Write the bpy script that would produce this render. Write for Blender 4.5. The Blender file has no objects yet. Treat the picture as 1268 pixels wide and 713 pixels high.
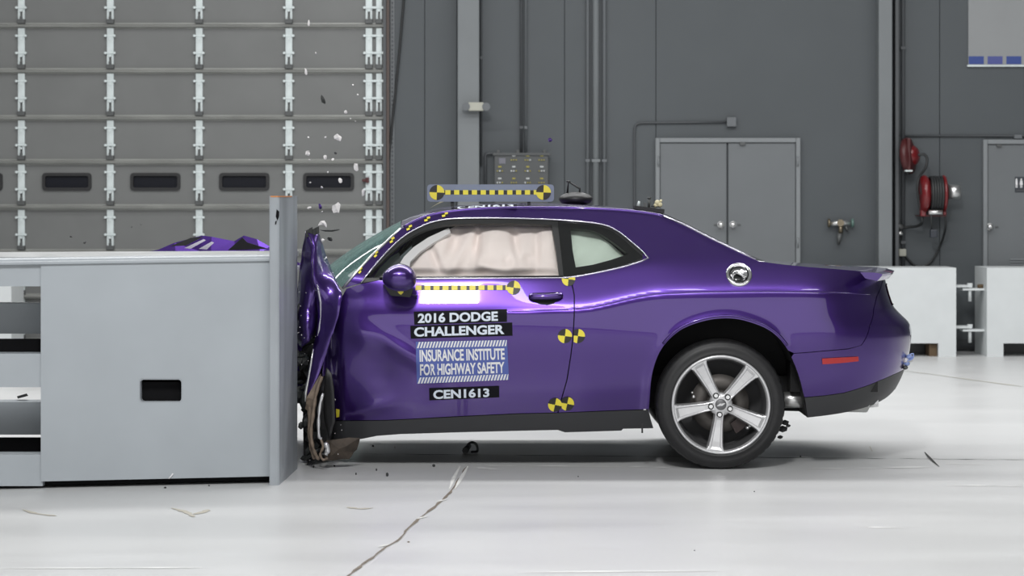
import bpy, bmesh, math, random
import numpy as np
from mathutils import Vector, Matrix, geometry
SC = bpy.context.scene
COL = SC.collection
# ---------------------------------------------------------------- camera, world, lights, exposure
F, CX, HY, H = 3094.0, 634.0, 242.0, 1.54      # focal length and horizon in pixels of the 1268 frame, eye height in m
cam = bpy.data.cameras.new('camera')
cam.sensor_width = 36.0
cam.lens = F / 1268.0 * 36.0
cam.shift_y = (HY - 356.5) / 1268.0
cam.clip_end = 200
cam.dof.use_dof = True
cam.dof.focus_distance = 14.1
cam.dof.aperture_fstop = 4.5
cam_ob = bpy.data.objects.new('camera', cam)
COL.objects.link(cam_ob)
cam_ob.location = (0, 0, H)
cam_ob.rotation_euler = (math.pi / 2, 0, 0)
SC.camera = cam_ob
SC.view_settings.view_transform = 'Standard'
SC.view_settings.look = 'None'
SC.view_settings.gamma = 1.0
SC.view_settings.use_curve_mapping = False
SC.view_settings.exposure = 0.0
world = bpy.data.worlds.new('world')
SC.world = world
world.use_nodes = True
world.node_tree.nodes['Background'].inputs[0].default_value = (0.75, 0.85, 1.0, 1)
world.node_tree.nodes['Background'].inputs[1].default_value = 0.05

def area(name, loc, target, sx, sy, power, color=(1, 1, 1)):
    l = bpy.data.lights.new(name, 'AREA')
    l.shape = 'RECTANGLE'
    l.size, l.size_y = sx, sy
    l.energy = power
    l.color = color
    o = bpy.data.objects.new(name, l)
    COL.objects.link(o)
    o.location = loc
    d = Vector(target) - Vector(loc)
    o.rotation_euler = d.to_track_quat('-Z', 'Y').to_euler()
    return o
# overhead banks of the crash hall and front lamps, plus an added low fill
area('overhead_bank_light', (0.5, 17.4, 6.8), (0.5, 16.9, 0), 15, 0.7, 760)
area('overhead_bank_light', (0.5, 20.6, 6.8), (0.5, 20.3, 0), 15, 1.0, 200)
area('overhead_bank_light', (0.0, 5.8, 8.4), (0.0, 10.2, 0), 13, 0.8, 390)
area('front_bank_light', (-0.60, 4.4, 8.2), (-0.3, 14.0, 0.6), 0.8, 1.7, 560)
area('low_front_fill', (1.0, -4.5, 2.6), (1.0, 14.0, 2.6), 25, 5.0, 520)  # unseen wide fill added to brighten the flank of the car
area('back_bank_light', (-1.0, 22.3, 5.6), (-0.5, 14.6, 1.0), 15, 0.24, 200)

# ---------------------------------------------------------------- helpers
def P(px, py, Y):
    """the point of the hall that stands at depth Y in direction (px, py)"""
    return Vector(((px - CX) * Y / F, Y, H - (py - HY) * Y / F))

def mat(name, color, rough=0.5, metal=0.0, coat=0.0, coat_rough=0.03, noise=0.0, nscale=8.0, stretch=(1, 1, 1), bump=0.0, bscale=40.0,
        trans=0.0, spec=0.5, rnoise=0.0):
    m = bpy.data.materials.new(name)
    m.use_nodes = True
    nt = m.node_tree
    b = nt.nodes['Principled BSDF']
    b.inputs['Base Color'].default_value = (*color, 1)
    b.inputs['Roughness'].default_value = rough
    b.inputs['Metallic'].default_value = metal
    b.inputs['Coat Weight'].default_value = coat
    b.inputs['Coat Roughness'].default_value = coat_rough
    b.inputs['Specular IOR Level'].default_value = spec
    b.inputs['Transmission Weight'].default_value = trans
    if noise or bump or rnoise:
        tc = nt.nodes.new('ShaderNodeTexCoord')
        mp = nt.nodes.new('ShaderNodeMapping')
        mp.inputs['Scale'].default_value = stretch
        nt.links.new(tc.outputs['Object'], mp.inputs['Vector'])
        n = nt.nodes.new('ShaderNodeTexNoise')
        n.inputs['Scale'].default_value = nscale
        n.inputs['Detail'].default_value = 6
        nt.links.new(mp.outputs['Vector'], n.inputs['Vector'])
        if noise:
            r = nt.nodes.new('ShaderNodeMapRange')
            r.inputs['From Min'].default_value = 0.3
            r.inputs['From Max'].default_value = 0.7
            r.inputs['To Min'].default_value = 1 - noise
            r.inputs['To Max'].default_value = 1 + noise
            nt.links.new(n.outputs['Fac'], r.inputs['Value'])
            mx = nt.nodes.new('ShaderNodeMix')
            mx.data_type = 'RGBA'
            mx.blend_type = 'MULTIPLY'
            mx.inputs[0].default_value = 1
            mx.inputs[6].default_value = (*color, 1)
            nt.links.new(r.outputs['Result'], mx.inputs[7])
            nt.links.new(mx.outputs[2], b.inputs['Base Color'])
        if rnoise:
            r2 = nt.nodes.new('ShaderNodeMapRange')
            r2.inputs['From Min'].default_value = 0.3
            r2.inputs['From Max'].default_value = 0.7
            r2.inputs['To Min'].default_value = max(0.02, rough - rnoise)
            r2.inputs['To Max'].default_value = rough + rnoise
            nt.links.new(n.outputs['Fac'], r2.inputs['Value'])
            nt.links.new(r2.outputs['Result'], b.inputs['Roughness'])
        if bump:
            n2 = nt.nodes.new('ShaderNodeTexNoise')
            n2.inputs['Scale'].default_value = bscale
            n2.inputs['Detail'].default_value = 4
            nt.links.new(mp.outputs['Vector'], n2.inputs['Vector'])
            bp = nt.nodes.new('ShaderNodeBump')
            bp.inputs['Strength'].default_value = bump
            bp.inputs['Distance'].default_value = 0.01
            nt.links.new(n2.outputs['Fac'], bp.inputs['Height'])
            nt.links.new(bp.outputs['Normal'], b.inputs['Normal'])
    return m

class MB:
    """collects shapes into one mesh"""
    def __init__(self):
        self.bm = bmesh.new()
    def box(self, x0, x1, y0, y1, z0, z1, bevel=0.0, mi=0):
        vs = [self.bm.verts.new((x, y, z)) for x in (x0, x1) for y in (y0, y1) for z in (z0, z1)]
        fs = [self.bm.faces.new([vs[i] for i in q]) for q in ((0, 1, 3, 2), (4, 6, 7, 5), (0, 4, 5, 1), (2, 3, 7, 6), (0, 2, 6, 4), (1, 5, 7, 3))]
        for f in fs:
            f.material_index = mi
        if bevel > 0:
            es = list({e for f in fs for e in f.edges})
            bmesh.ops.bevel(self.bm, geom=es, offset=bevel, segments=2, affect='EDGES', profile=0.5)
        return self
    def hexa(self, pts, mi=0):
        """eight corners: front quad (0-3) and back quad (4-7) in the same order"""
        vs = [self.bm.verts.new(p) for p in pts]
        for q in ((0, 1, 2, 3), (7, 6, 5, 4), (0, 4, 5, 1), (1, 5, 6, 2), (2, 6, 7, 3), (3, 7, 4, 0)):
            self.bm.faces.new([vs[i] for i in q]).material_index = mi
        return self
    def cyl(self, p0, p1, r0, r1=None, seg=16, mi=0, cap=True):
        p0, p1 = Vector(p0), Vector(p1)
        r1 = r0 if r1 is None else r1
        d = (p1 - p0).normalized()
        a = d.orthogonal().normalized()
        b = d.cross(a)
        A, B = [], []
        for i in range(seg):
            t = 2 * math.pi * i / seg
            u = a * math.cos(t) + b * math.sin(t)
            A.append(self.bm.verts.new(p0 + u * r0))
            B.append(self.bm.verts.new(p1 + u * r1))
        for i in range(seg):
            j = (i + 1) % seg
            f = self.bm.faces.new((A[i], A[j], B[j], B[i]))
            f.smooth = True
            f.material_index = mi
        if cap:
            self.bm.faces.new(A[::-1]).material_index = mi
            self.bm.faces.new(B).material_index = mi
        return self
    def tube(self, pts, r, seg=8, mi=0):
        pts = [Vector(p) for p in pts]
        rings = []
        prev = None
        for i, p in enumerate(pts):
            d = (pts[min(i + 1, len(pts) - 1)] - pts[max(i - 1, 0)]).normalized()
            if prev is None:
                a = d.orthogonal().normalized()
            else:
                a = (prev - d * prev.dot(d)).normalized()
            prev = a
            b = d.cross(a)
            rr = r[i] if isinstance(r, (list, tuple)) else r
            rings.append([self.bm.verts.new(p + (a * math.cos(2 * math.pi * k / seg) + b * math.sin(2 * math.pi * k / seg)) * rr) for k in range(seg)])
        for A, B in zip(rings, rings[1:]):
            for k in range(seg):
                f = self.bm.faces.new((A[k], A[(k + 1) % seg], B[(k + 1) % seg], B[k]))
                f.smooth = True
                f.material_index = mi
        self.bm.faces.new(rings[0][::-1]).material_index = mi
        self.bm.faces.new(rings[-1]).material_index = mi
        return self
    def lathe(self, c, axis, prof, seg=48, mi=0, closed=False, rmod=None):
        """prof: list of (radius, distance along axis)"""
        c, axis = Vector(c), Vector(axis).normalized()
        a = axis.orthogonal().normalized()
        b = axis.cross(a)
        rings = []
        for (r, h) in prof:
            ring = []
            for k in range(seg):
                t = 2 * math.pi * k / seg
                rr = r if rmod is None else rmod(r, h, k)
                ring.append(self.bm.verts.new(c + axis * h + (a * math.cos(t) + b * math.sin(t)) * rr))
            rings.append(ring)
        pairs = list(zip(rings, rings[1:]))
        if closed:
            pairs.append((rings[-1], rings[0]))
        for A, B in pairs:
            for k in range(seg):
                f = self.bm.faces.new((A[k], A[(k + 1) % seg], B[(k + 1) % seg], B[k]))
                f.smooth = True
                f.material_index = mi
        return self
    def prism(self, poly, fn, t, mi=0, holes=()):
        """poly: outline in 2-D, fn(u, v, w) -> point, thickness w from 0 to t"""
        vs, edges = [], []
        for lp in [poly] + list(holes):
            s = len(vs)
            n = len(lp)
            vs += [Vector(p) for p in lp]
            edges += [(s + i, s + (i + 1) % n) for i in range(n)]
        rv, re_, rf = geometry.delaunay_2d_cdt(vs, edges, [], 0, 1e-7)[:3]
        def inside(p):
            return pin(poly, p) and not any(pin(h, p) for h in holes)
        tris = [f for f in rf if inside(sum((rv[i] for i in f), Vector((0, 0))) / len(f))]
        A = [self.bm.verts.new(fn(p.x, p.y, 0)) for p in rv]
        B = [self.bm.verts.new(fn(p.x, p.y, t)) for p in rv]
        for f in tris:
            self.bm.faces.new([A[i] for i in f]).material_index = mi
            self.bm.faces.new([B[i] for i in reversed(f)]).material_index = mi
        cnt = {}
        for f in tris:
            for i in range(len(f)):
                e = tuple(sorted((f[i], f[(i + 1) % len(f)])))
                cnt[e] = cnt.get(e, 0) + 1
        for (i, j), c in cnt.items():
            if c == 1:
                self.bm.faces.new((A[i], A[j], B[j], B[i])).material_index = mi
        return self
    def build(self, name, m, parent=None, smooth=None, norm=True):
        if norm:
            bmesh.ops.recalc_face_normals(self.bm, faces=self.bm.faces)
        me = bpy.data.meshes.new(name)
        self.bm.to_mesh(me)
        self.bm.free()
        if smooth is not None:
            for p in me.polygons:
                p.use_smooth = smooth
        return link(name, me, m, parent)

def link(name, me, m, parent=None):
    for k in (m if isinstance(m, (list, tuple)) else [m]):
        me.materials.append(k)
    o = bpy.data.objects.new(name, me)
    COL.objects.link(o)
    if parent is not None:
        adopt(o, parent)
    return o

def wpos(o):
    v = Vector((0, 0, 0))
    while o is not None:
        v += o.location if not o.get('_adopted') else o.location
        if o.parent is not None:
            v += o.matrix_parent_inverse.translation
        o = o.parent
    return v

def adopt(o, parent):
    o.parent = parent
    o.matrix_parent_inverse = Matrix.Translation(-wpos(parent))

def pin(poly, p):
    x, y = p[0], p[1]
    c = False
    n = len(poly)
    for i in range(n):
        x0, y0 = poly[i][0], poly[i][1]
        x1, y1 = poly[i - 1][0], poly[i - 1][1]
        if (y0 > y) != (y1 > y) and x < (x1 - x0) * (y - y0) / (y1 - y0) + x0:
            c = not c
    return c

def tag(o, label=None, cat=None, group=None, kind=None):
    if label:
        o['label'] = label
    if cat:
        o['category'] = cat
    if group:
        o['group'] = group
    if kind:
        o['kind'] = kind
    return o

def thing(name, loc, label, cat=None, group=None, kind=None):
    o = bpy.data.objects.new(name, None)
    COL.objects.link(o)
    o.location = loc
    o.empty_display_size = 0.1
    return tag(o, label, cat, group, kind)

def part(o, label):
    o['label'] = label
    return o

def dup(o, offset, parent=None):
    """copy of one mesh part, moved by an offset"""
    c = o.copy()
    COL.objects.link(c)
    c.location = o.location + Vector(offset)
    if parent is not None:
        c.parent = parent
    return c

def cr(pts, n=6, closed=False):
    """Catmull-Rom through 2-D or 3-D points"""
    pts = [np.array(p, float) for p in pts]
    out = []
    N = len(pts)
    for i in range(N if closed else N - 1):
        p0 = pts[(i - 1) % N] if closed or i > 0 else pts[0] * 2 - pts[1]
        p1, p2 = pts[i], pts[(i + 1) % N]
        p3 = pts[(i + 2) % N] if closed or i + 2 < N else p2 * 2 - p1
        for k in range(n):
            t = k / n
            out.append(0.5 * ((2 * p1) + (-p0 + p2) * t + (2 * p0 - 5 * p1 + 4 * p2 - p3) * t * t + (-p0 + 3 * p1 - 3 * p2 + p3) * t ** 3))
    if not closed:
        out.append(pts[-1])
    return [tuple(p) for p in out]

# ---------------------------------------------------------------- materials
M = {}
M['floor'] = mat('painted_concrete', (0.60, 0.605, 0.602), rough=0.33, noise=0.035, nscale=1.3, stretch=(0.3, 1.3, 1), rnoise=0.05)
M['wall'] = mat('grey_wall_paint', (0.071, 0.081, 0.088), rough=0.55, noise=0.05, nscale=1.5)
M['wall_gap'] = mat('wall_seam', (0.07, 0.077, 0.082), rough=0.7)
M['column'] = mat('column_paint', (0.175, 0.19, 0.198), rough=0.5, noise=0.04, nscale=2)
M['ceiling'] = mat('ceiling_paint', (0.35, 0.35, 0.35), rough=0.8)
M['hall'] = mat('hall_paint', (0.22, 0.23, 0.24), rough=0.7)
M['door_sec'] = mat('garage_door_skin', (0.155, 0.16, 0.157), rough=0.45, noise=0.05, nscale=2.5)
M['strut'] = mat('galvanised_strut', (0.30, 0.305, 0.29), rough=0.4, metal=0.35, noise=0.15, nscale=6, stretch=(0.4, 1, 1))
M['zinc'] = mat('zinc_plate', (0.62, 0.68, 0.68), rough=0.4, metal=0.1, noise=0.1, nscale=9)
M['zinc_dark'] = mat('dark_bracket', (0.10, 0.105, 0.105), rough=0.5, metal=0.4)
M['rubber'] = mat('black_rubber', (0.012, 0.012, 0.013), rough=0.5)
M['win_dark'] = mat('dark_pane', (0.006, 0.007, 0.012), rough=0.5, spec=0.2)
M['steel_door'] = mat('grey_door_paint', (0.145, 0.157, 0.165), rough=0.3, noise=0.04, nscale=2)
M['trim'] = mat('door_frame_paint', (0.215, 0.23, 0.24), rough=0.4)
M['chrome'] = mat('chrome', (0.85, 0.85, 0.86), rough=0.08, metal=1.0)
M['nickel'] = mat('satin_nickel', (0.75, 0.75, 0.74), rough=0.3, metal=0.9)
M['conduit'] = mat('conduit_paint', (0.13, 0.141, 0.15), rough=0.4)
M['conduit_dark'] = mat('dark_conduit', (0.07, 0.076, 0.082), rough=0.5)
M['box_dark'] = mat('breaker_box_steel', (0.075, 0.08, 0.082), rough=0.5)
M['cream'] = mat('cream_plastic', (0.42, 0.42, 0.36), rough=0.5)
M['whiteblock'] = mat('white_block_paint', (0.66, 0.69, 0.695), rough=0.5, noise=0.03, nscale=5)
M['brown'] = mat('rusty_timber', (0.10, 0.065, 0.035), rough=0.8, noise=0.3)
M['red'] = mat('red_enamel', (0.15, 0.006, 0.009), rough=0.3, coat=0.5)
M['red_dark'] = mat('dark_red_enamel', (0.065, 0.01, 0.011), rough=0.4)
M['black'] = mat('black_plastic', (0.012, 0.012, 0.013), rough=0.45)
M['hose'] = mat('black_hose', (0.022, 0.024, 0.025), rough=0.5)
M['poster'] = mat('poster_paper', (0.27, 0.28, 0.285), rough=0.6, noise=0.03, nscale=3)
M['poster_blue'] = mat('poster_blue_print', (0.035, 0.065, 0.25), rough=0.6)
M['poster_blue2'] = mat('poster_violet_print', (0.07, 0.085, 0.27), rough=0.6)
M['sign'] = mat('dark_sign', (0.03, 0.035, 0.045), rough=0.4)
M['white'] = mat('white_print', (0.75, 0.75, 0.76), rough=0.5)
M['barrier'] = mat('barrier_grey_paint', (0.375, 0.408, 0.435), rough=0.36, noise=0.045, nscale=2.2, bump=0.02, bscale=12)
M['barrier_plate'] = mat('scuffed_barrier_paint', (0.31, 0.335, 0.36), rough=0.4, noise=0.22, nscale=2.5, stretch=(1, 2.2, 0.35))
M['barrier_dark'] = mat('barrier_near_black', (0.006, 0.006, 0.007), rough=0.7, spec=0.1)  # near black: shade in slot and openings, also skid and chip
M['barrier_deck'] = mat('barrier_deck_dust', (0.34, 0.35, 0.35), rough=0.6, noise=0.2, nscale=4)
M['orange'] = mat('orange_primer', (0.55, 0.22, 0.07), rough=0.6)

# ================================================================ THE HALL
WY = 24.8
XL, XR_, YF, ZC = -13.0, 15.0, -7.0, 9.2
fl = tag(MB().box(XL, XR_, YF, WY + 0.1, -0.2, 0.0).build('floor', M['floor']), 'pale grey painted concrete floor of the crash hall', None, None, 'structure')
tag(MB().box(XL, XR_, YF, WY + 0.3, ZC, ZC + 0.2).build('ceiling', M['ceiling']), 'grey ceiling above the hall', kind='structure')
tag(MB().box(XL - 0.2, XL, YF, WY + 0.3, -0.2, ZC).build('wall_left', M['hall']), 'grey side wall beyond the barrier', kind='structure')
tag(MB().box(XR_, XR_ + 0.2, YF, WY + 0.3, -0.2, ZC).build('wall_right', M['hall']), 'grey side wall behind the car', kind='structure')
tag(MB().box(XL - 0.2, XR_ + 0.2, YF - 0.2, YF, -0.2, ZC).build('wall_front', M['hall']), 'grey wall behind the camera', kind='structure')
wb = tag(MB().box(XL - 0.2, XR_ + 0.2, WY, WY + 0.2, -0.2, ZC).build('wall_back', M['wall_gap']), 'dark grey painted panel wall behind the car', kind='structure')
def wx(px, Y=WY):
    return (px - CX) * Y / F
def wz(py, Y=WY):
    return H - (py - HY) * Y / F
# wall panels (each proud of the backing, seams recessed)
seams = [474, 526, 566, 594, 650, 699, 812, 1098, 1163, 1268, 1350, 1450, 1600, 1800, 2150]
for a, b in zip(seams, seams[1:]):
    g = 0.002
    if a >= 1098 and b <= 1600:
        for z0, z1 in ((0, wz(168) - g), (wz(168) + g, ZC)):
            MB().box(wx(a) + g, wx(b) - g, WY - 0.03, WY + 0.01, z0, z1, 0.004).build('wall_panel', M['wall'], wb)
    else:
        MB().box(wx(a) + g, wx(b) - g, WY - 0.03, WY + 0.01, 0, ZC, 0.004).build('wall_panel', M['wall'], wb)
MB().box(wx(-1000), wx(474) - 0.01, WY - 0.03, WY + 0.01, 4.6, ZC).build('wall_panel', M['wall'], wb)
tag(MB().box(wx(480), XR_, WY - 0.05, WY - 0.03, 0, 0.11, 0.004).build('baseboard_back', mat('dark_skirting', (0.05, 0.055, 0.06), 0.5)), 'dark skirting strip at the foot of the grey wall', kind='structure')

# ---- sectional garage door
GY = 24.72
gd = thing('door_1', (wx(230, GY), GY, 0), 'grey sectional garage door with white hinge strips and small dark windows', None, None, 'structure')
rails = [32 - 56.1 * k for k in range(5, 0, -1)] + [32, 88, 146, 200.5, 256.5, 312, 367, 422]
rz = [wz(y, GY) for y in rails]                      # strut heights from the top down
gx0, gx1 = wx(-420, GY), wx(475, GY)
strips = [-413, -303, -193, -83, 27, 137, 247, 358]
winrow = (rz[8] , rz[9])
zlist = rz + [0.02]
win_px = [(-56 - 110 * 3 + 110 * k, 2 - 110 * 3 + 110 * k) for k in range(0, 3)] + [(-56, 2), (54, 112), (163, 222), (273, 332), (377, 437)]
for i in range(len(zlist) - 1):
    zt, zb = zlist[i] - 0.004, zlist[i + 1] + 0.004
    holes = []
    if i == 8:
        for a, b in win_px:
            x0, x1, z0, z1 = wx(a, GY), wx(b, GY), wz(234.5, GY), wz(215.5, GY)
            holes.append([(x0, z0), (x1, z0), (x1, z1), (x0, z1)])
    MB().prism([(gx0, zb), (gx1, zb), (gx1, zt), (gx0, zt)], lambda u, v, w: (u, GY + w, v), 0.05, holes=holes).build('door_section', M['door_sec'], gd)
for a, b in win_px:
    x0, x1, z0, z1 = wx(a, GY), wx(b, GY), wz(234.5, GY), wz(215.5, GY)
    def rr(x0, x1, z0, z1, r, n=5):
        out = []
        for cx, cz, s in ((x1 - r, z1 - r, 0), (x0 + r, z1 - r, 1), (x0 + r, z0 + r, 2), (x1 - r, z0 + r, 3)):
            for k in range(n + 1):
                t = (s + k / n) * math.pi / 2
                out.append((cx + r * math.cos(t), cz + r * math.sin(t)))
        return out
    fr = MB().prism(rr(x0 - 0.012, x1 + 0.012, z0 - 0.012, z1 + 0.012, 0.035), lambda u, v, w: (u, GY - 0.02 + w, v), 0.025,
                    holes=[rr(x0 + 0.018, x1 - 0.018, z0 + 0.018, z1 - 0.018, 0.02)]).build('window_frame', M['rubber'], gd)
    MB().box(x0, x1, GY + 0.01, GY + 0.02, z0, z1).build('pane', M['win_dark'], fr)
# struts: a hat-shaped rail at each joint
for z in rz:
    mb = MB()
    prof = [(0.0, -0.030), (0.0, -0.017), (-0.050, -0.014), (-0.060, 0.002), (-0.050, 0.013), (0.0, 0.017), (0.0, 0.030), (0.006, 0.030), (0.006, -0.030)]
    A = [mb.bm.verts.new((gx0, GY - 0.003 + y, z + v)) for y, v in prof]
    B = [mb.bm.verts.new((gx1, GY - 0.003 + y, z + v)) for y, v in prof]
    n = len(prof)
    for k in range(n):
        mb.bm.faces.new((A[k], A[(k + 1) % n], B[(k + 1) % n], B[k]))
    mb.bm.faces.new(A); mb.bm.faces.new(B[::-1])
    mb.build('strut', M['strut'], gd, smooth=False)
# hinge strips and hinges
hst = hng = brk = None
def stile_mesh(h, w):
    mb = MB()
    q = -h / 2 + 0.10
    mb.box(-w / 2, w / 2, -0.028, 0, q, h / 2, 0.004)
    mb.box(-w / 2, -w * 0.16, -0.028, 0, -h / 2, q, 0.003)
    mb.box(w * 0.16, w / 2, -0.028, 0, -h / 2, q, 0.003)
    mb.box(-w / 2 + 0.02, w / 2 - 0.02, -0.034, -0.028, q + 0.03, h / 2 - 0.02)
    return mb
def hinge_mesh(w):
    mb = MB()
    mb.box(-w * 1.0, w * 1.0, -0.036, -0.01, -0.007, 0.007, 0.002)
    for s in (-1, 1):
        mb.cyl((s * w * 0.9, -0.05, 0.0), (s * w * 0.9, -0.03, 0.0), 0.013, seg=8)
    mb.cyl((0, -0.042, -0.03), (0, -0.03, -0.03), 0.012, seg=8)
    return mb
allstrips = [(s, 0.068) for s in strips] + [(457, 0.066), (469.5, 0.058)]
cache = {}
for px, w in allstrips:
    X = wx(px, GY)
    for i in range(4, 12):
        zt, zb = zlist[i] - 0.022, zlist[i + 1] + 0.034
        h, zc = zt - zb - 0.02, (zt + zb) / 2 + 0.01
        key = (round(h, 3), w)
        if key not in cache:
            o = stile_mesh(h, w).build('hinge_strip', M['zinc'])
            o.location = (X, GY - 0.001, zc)
            cache[key] = o
        else:
            o = cache[key].copy(); COL.objects.link(o); o.location = (X, GY - 0.001, zc)
        adopt(o, gd)
        for zz, kind in ((zlist[i] - 0.10, 'h'), (zlist[i] - 0.27, 'h'), (zb + 0.008, 'b')):
            k2 = (kind, w)
            if k2 not in cache:
                if kind == 'h':
                    o = hinge_mesh(w * 0.72).build('hinge', M['zinc'])
                else:
                    o = MB().box(-w * 0.55, w * 0.55, -0.05, 0, -0.022, 0.022, 0.004).box(-w * 0.15, w * 0.15, -0.055, 0, 0.01, 0.05).build('hinge_knuckle', M['zinc_dark'])
                cache[k2] = o
            else:
                o = cache[k2].copy(); COL.objects.link(o)
            o.location = (X, GY - 0.001, zz)
            adopt(o, gd)
la = MB().box(wx(449, GY), wx(457.5, GY), GY - 0.07, GY - 0.03, wz(225, GY), wz(221.5, GY), 0.004)
la.box(wx(453.5, GY), wx(457.5, GY), GY - 0.085, GY - 0.03, wz(226.5, GY), wz(219.5, GY), 0.004)
part(la.build('latch', M['red_dark'], gd), 'small red latch')
part(MB().box(gx0, gx1, GY - 0.03, GY + 0.02, 0.0, 0.05, 0.004).build('bottom_seal', M['rubber'], gd), 'black rubber bottom seal')
# door jamb and lift track
jm = thing('trim_1', (wx(480), WY, 0), 'dark steel jamb and perforated track beside the garage door', None, None, 'structure')
MB().box(wx(475.5), wx(479), WY - 0.16, WY - 0.03, 0, ZC).build('jamb', M['conduit_dark'], jm)
MB().box(wx(479), wx(482.5), WY - 0.10, WY - 0.03, 0, ZC, 0.003).build('jamb_edge', mat('jamb_rust_paint', (0.12, 0.09, 0.08), 0.6), jm)
holes = []
for k in range(110):
    zz = 0.2 + k * 0.042
    holes.append([(wx(485.3), zz), (wx(486.9), zz), (wx(486.9), zz + 0.022), (wx(485.3), zz + 0.022)])
MB().prism([(wx(484), 0), (wx(488.6), 0), (wx(488.6), 6), (wx(484), 6)], lambda u, v, w: (u, WY - 0.045 + w, v), 0.008, holes=holes).build('perforated_track', M['conduit'], jm)
tag(MB().tube([P(503, -40, WY - 0.06), P(500, 0, WY - 0.06), P(495, 60, WY - 0.06), P(488, 130, WY - 0.06), P(481, 200, WY - 0.06), P(477, 250, WY - 0.06), P(476, 330, WY - 0.06)], 0.012).build('lift_cable', M['hose']),
    'thin black cable slanting down the wall beside the garage door', 'cable')

# ---- columns
def column(a, b, dep, name, label, shade=True):
    t = thing(name, (wx((a + b) / 2), WY, 0), label, None, None, 'structure')
    MB().box(wx(a, WY - dep), wx(b, WY - dep), WY - dep, WY - 0.02, 0, ZC, 0.008).build('column_body', M['column'], t)
    MB().box(wx(a, WY - dep) - 0.02, wx(b, WY - dep) + 0.02, WY - dep - 0.02, WY - 0.02, 0, 0.03, 0.004).build('base_plate', M['column'], t)
    return t
column(566.5, 593.5, 0.24, 'column', 'pale grey steel column carrying the small cream emergency lamp')
c2 = column(1088, 1105, 0.24, 'column', 'pale grey steel column beside the red hose reels')
MB().box(wx(1105), wx(1109), WY - 0.2, WY - 0.02, 0, ZC).build('column_return', M['conduit_dark'], c2)
# ---- conduits
def pipe(px, r, y0, y1, label, m='conduit', dy=0.06, clamps=()):
    t = thing('conduit_pipe', (wx(px), WY - dy, wz(y1)), label, 'pipe', 'painted conduits on the grey wall')
    MB().cyl((wx(px), WY - dy, wz(y1)), (wx(px), WY - dy, wz(y0)), r, seg=12).build('pipe', M[m], t)
    for c in clamps:
        MB().box(wx(px) - r * 1.25, wx(px) + r * 1.25, WY - dy - r - 0.004, WY - 0.032, wz(c) - 0.015, wz(c) + 0.015, 0.003).build('clamp', M[m], t)
    return t
pipe(645.5, 0.014, -700, 190, 'thin dark conduit dropping to the breaker box, nearer the column of its pair', 'conduit_dark', clamps=(158,))
pipe(651, 0.012, -700, 190, 'thin grey conduit dropping to the breaker box, farther from the column of its pair', 'conduit', clamps=(158,))
pipe(727.5, 0.018, -700, 434, 'slim grey conduit, first of the three tall conduits from the breaker box', 'conduit', clamps=(199,))
pipe(737.5, 0.034, -700, 434, 'thick grey conduit in the middle of the three tall conduits', 'column', dy=0.075, clamps=(199,))
pipe(748, 0.020, -700, 434, 'slim grey conduit, nearest the double door of the three tall conduits', 'conduit', clamps=(199,))
pipe(596, 0.010, -700, 205, 'hair-thin grey conduit running down the edge of the lamp column', 'conduit_dark', clamps=(72,))
pipe(1117, 0.020, -700, 434, 'grey conduit running down behind the red hose reels', 'conduit_dark', clamps=(60, 300))
t = thing('conduit_loop', (wx(846), WY - 0.05, wz(152)), 'thin grey conduit bent over the double door to a square junction box', 'pipe')
MB().tube([P(785.5, 434, WY - 0.05), P(785.5, 300, WY - 0.05), P(785.5, 165, WY - 0.05), P(786.2, 157, WY - 0.05), P(788.5, 153.5, WY - 0.05), P(793, 152, WY - 0.05), P(850, 151.5, WY - 0.05), P(900, 151, WY - 0.05)], 0.011).build('pipe', M['conduit_dark'], t)
MB().box(wx(899), wx(911), WY - 0.09, WY - 0.032, wz(157), wz(145.5), 0.006).build('junction_box', M['conduit'], t)
t = thing('conduit_run', (wx(1190), WY - 0.05, wz(168)), 'level dark conduit above the restroom door', 'pipe')
MB().cyl(P(1118, 168, WY - 0.05), P(1700, 169, WY - 0.05), 0.010).build('pipe', M['conduit_dark'], t)
MB().box(wx(1254), wx(1264), WY - 0.08, WY - 0.032, wz(172), wz(167), 0.005).build('fitting', M['conduit'], t)
# ---- emergency lamp on the column
ly = WY - 0.26
t = thing('emergency_lamp', P(590, 132, ly), 'small cream twin-head emergency lamp on the steel column', 'lamp')
MB().box(wx(580, ly), wx(599, ly), ly - 0.09, ly + 0.02, wz(137.5, ly), wz(127, ly), 0.008).build('housing', M['cream'], t)
for px in (577, 602):
    MB().cyl(P(px, 132, ly), P(px, 132, ly - 0.1), 0.025, 0.04, seg=14).build('lamp_head', M['conduit'], t)
# ---- breaker box with labelled rows of switches
t = thing('breaker_box', P(646, 212, WY - 0.2), 'dark steel switch panel with rows of small yellow and white buttons', 'panel')
bx0, bx1, bz0, bz1 = wx(612), wx(679), wz(262), wz(191)
MB().box(bx0, bx1, WY - 0.18, WY - 0.03, bz0, bz1, 0.01).build('cabinet', M['box_dark'], t)
MB().box(bx0 - 0.015, bx1 + 0.02, WY - 0.195, WY - 0.16, bz1 - 0.015, bz1 + 0.012, 0.004).build('rain_hood', M['box_dark'], t)
for px in (617, 641, 674):
    MB().box(wx(px - 2.2), wx(px + 2.2), WY - 0.15, WY - 0.05, bz1, wz(186), 0.004).build('lug', M['zinc_dark'], t)
MB().box(wx(618), wx(626), WY - 0.186, WY - 0.18, wz(203), wz(196)).build('label_plate', mat('grey_label', (0.16, 0.16, 0.19), 0.5), t)
ym, wm = mat('yellow_button', (0.33, 0.29, 0.05), 0.5), mat('white_button', (0.5, 0.52, 0.52), 0.4)
random.seed(5)
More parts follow.
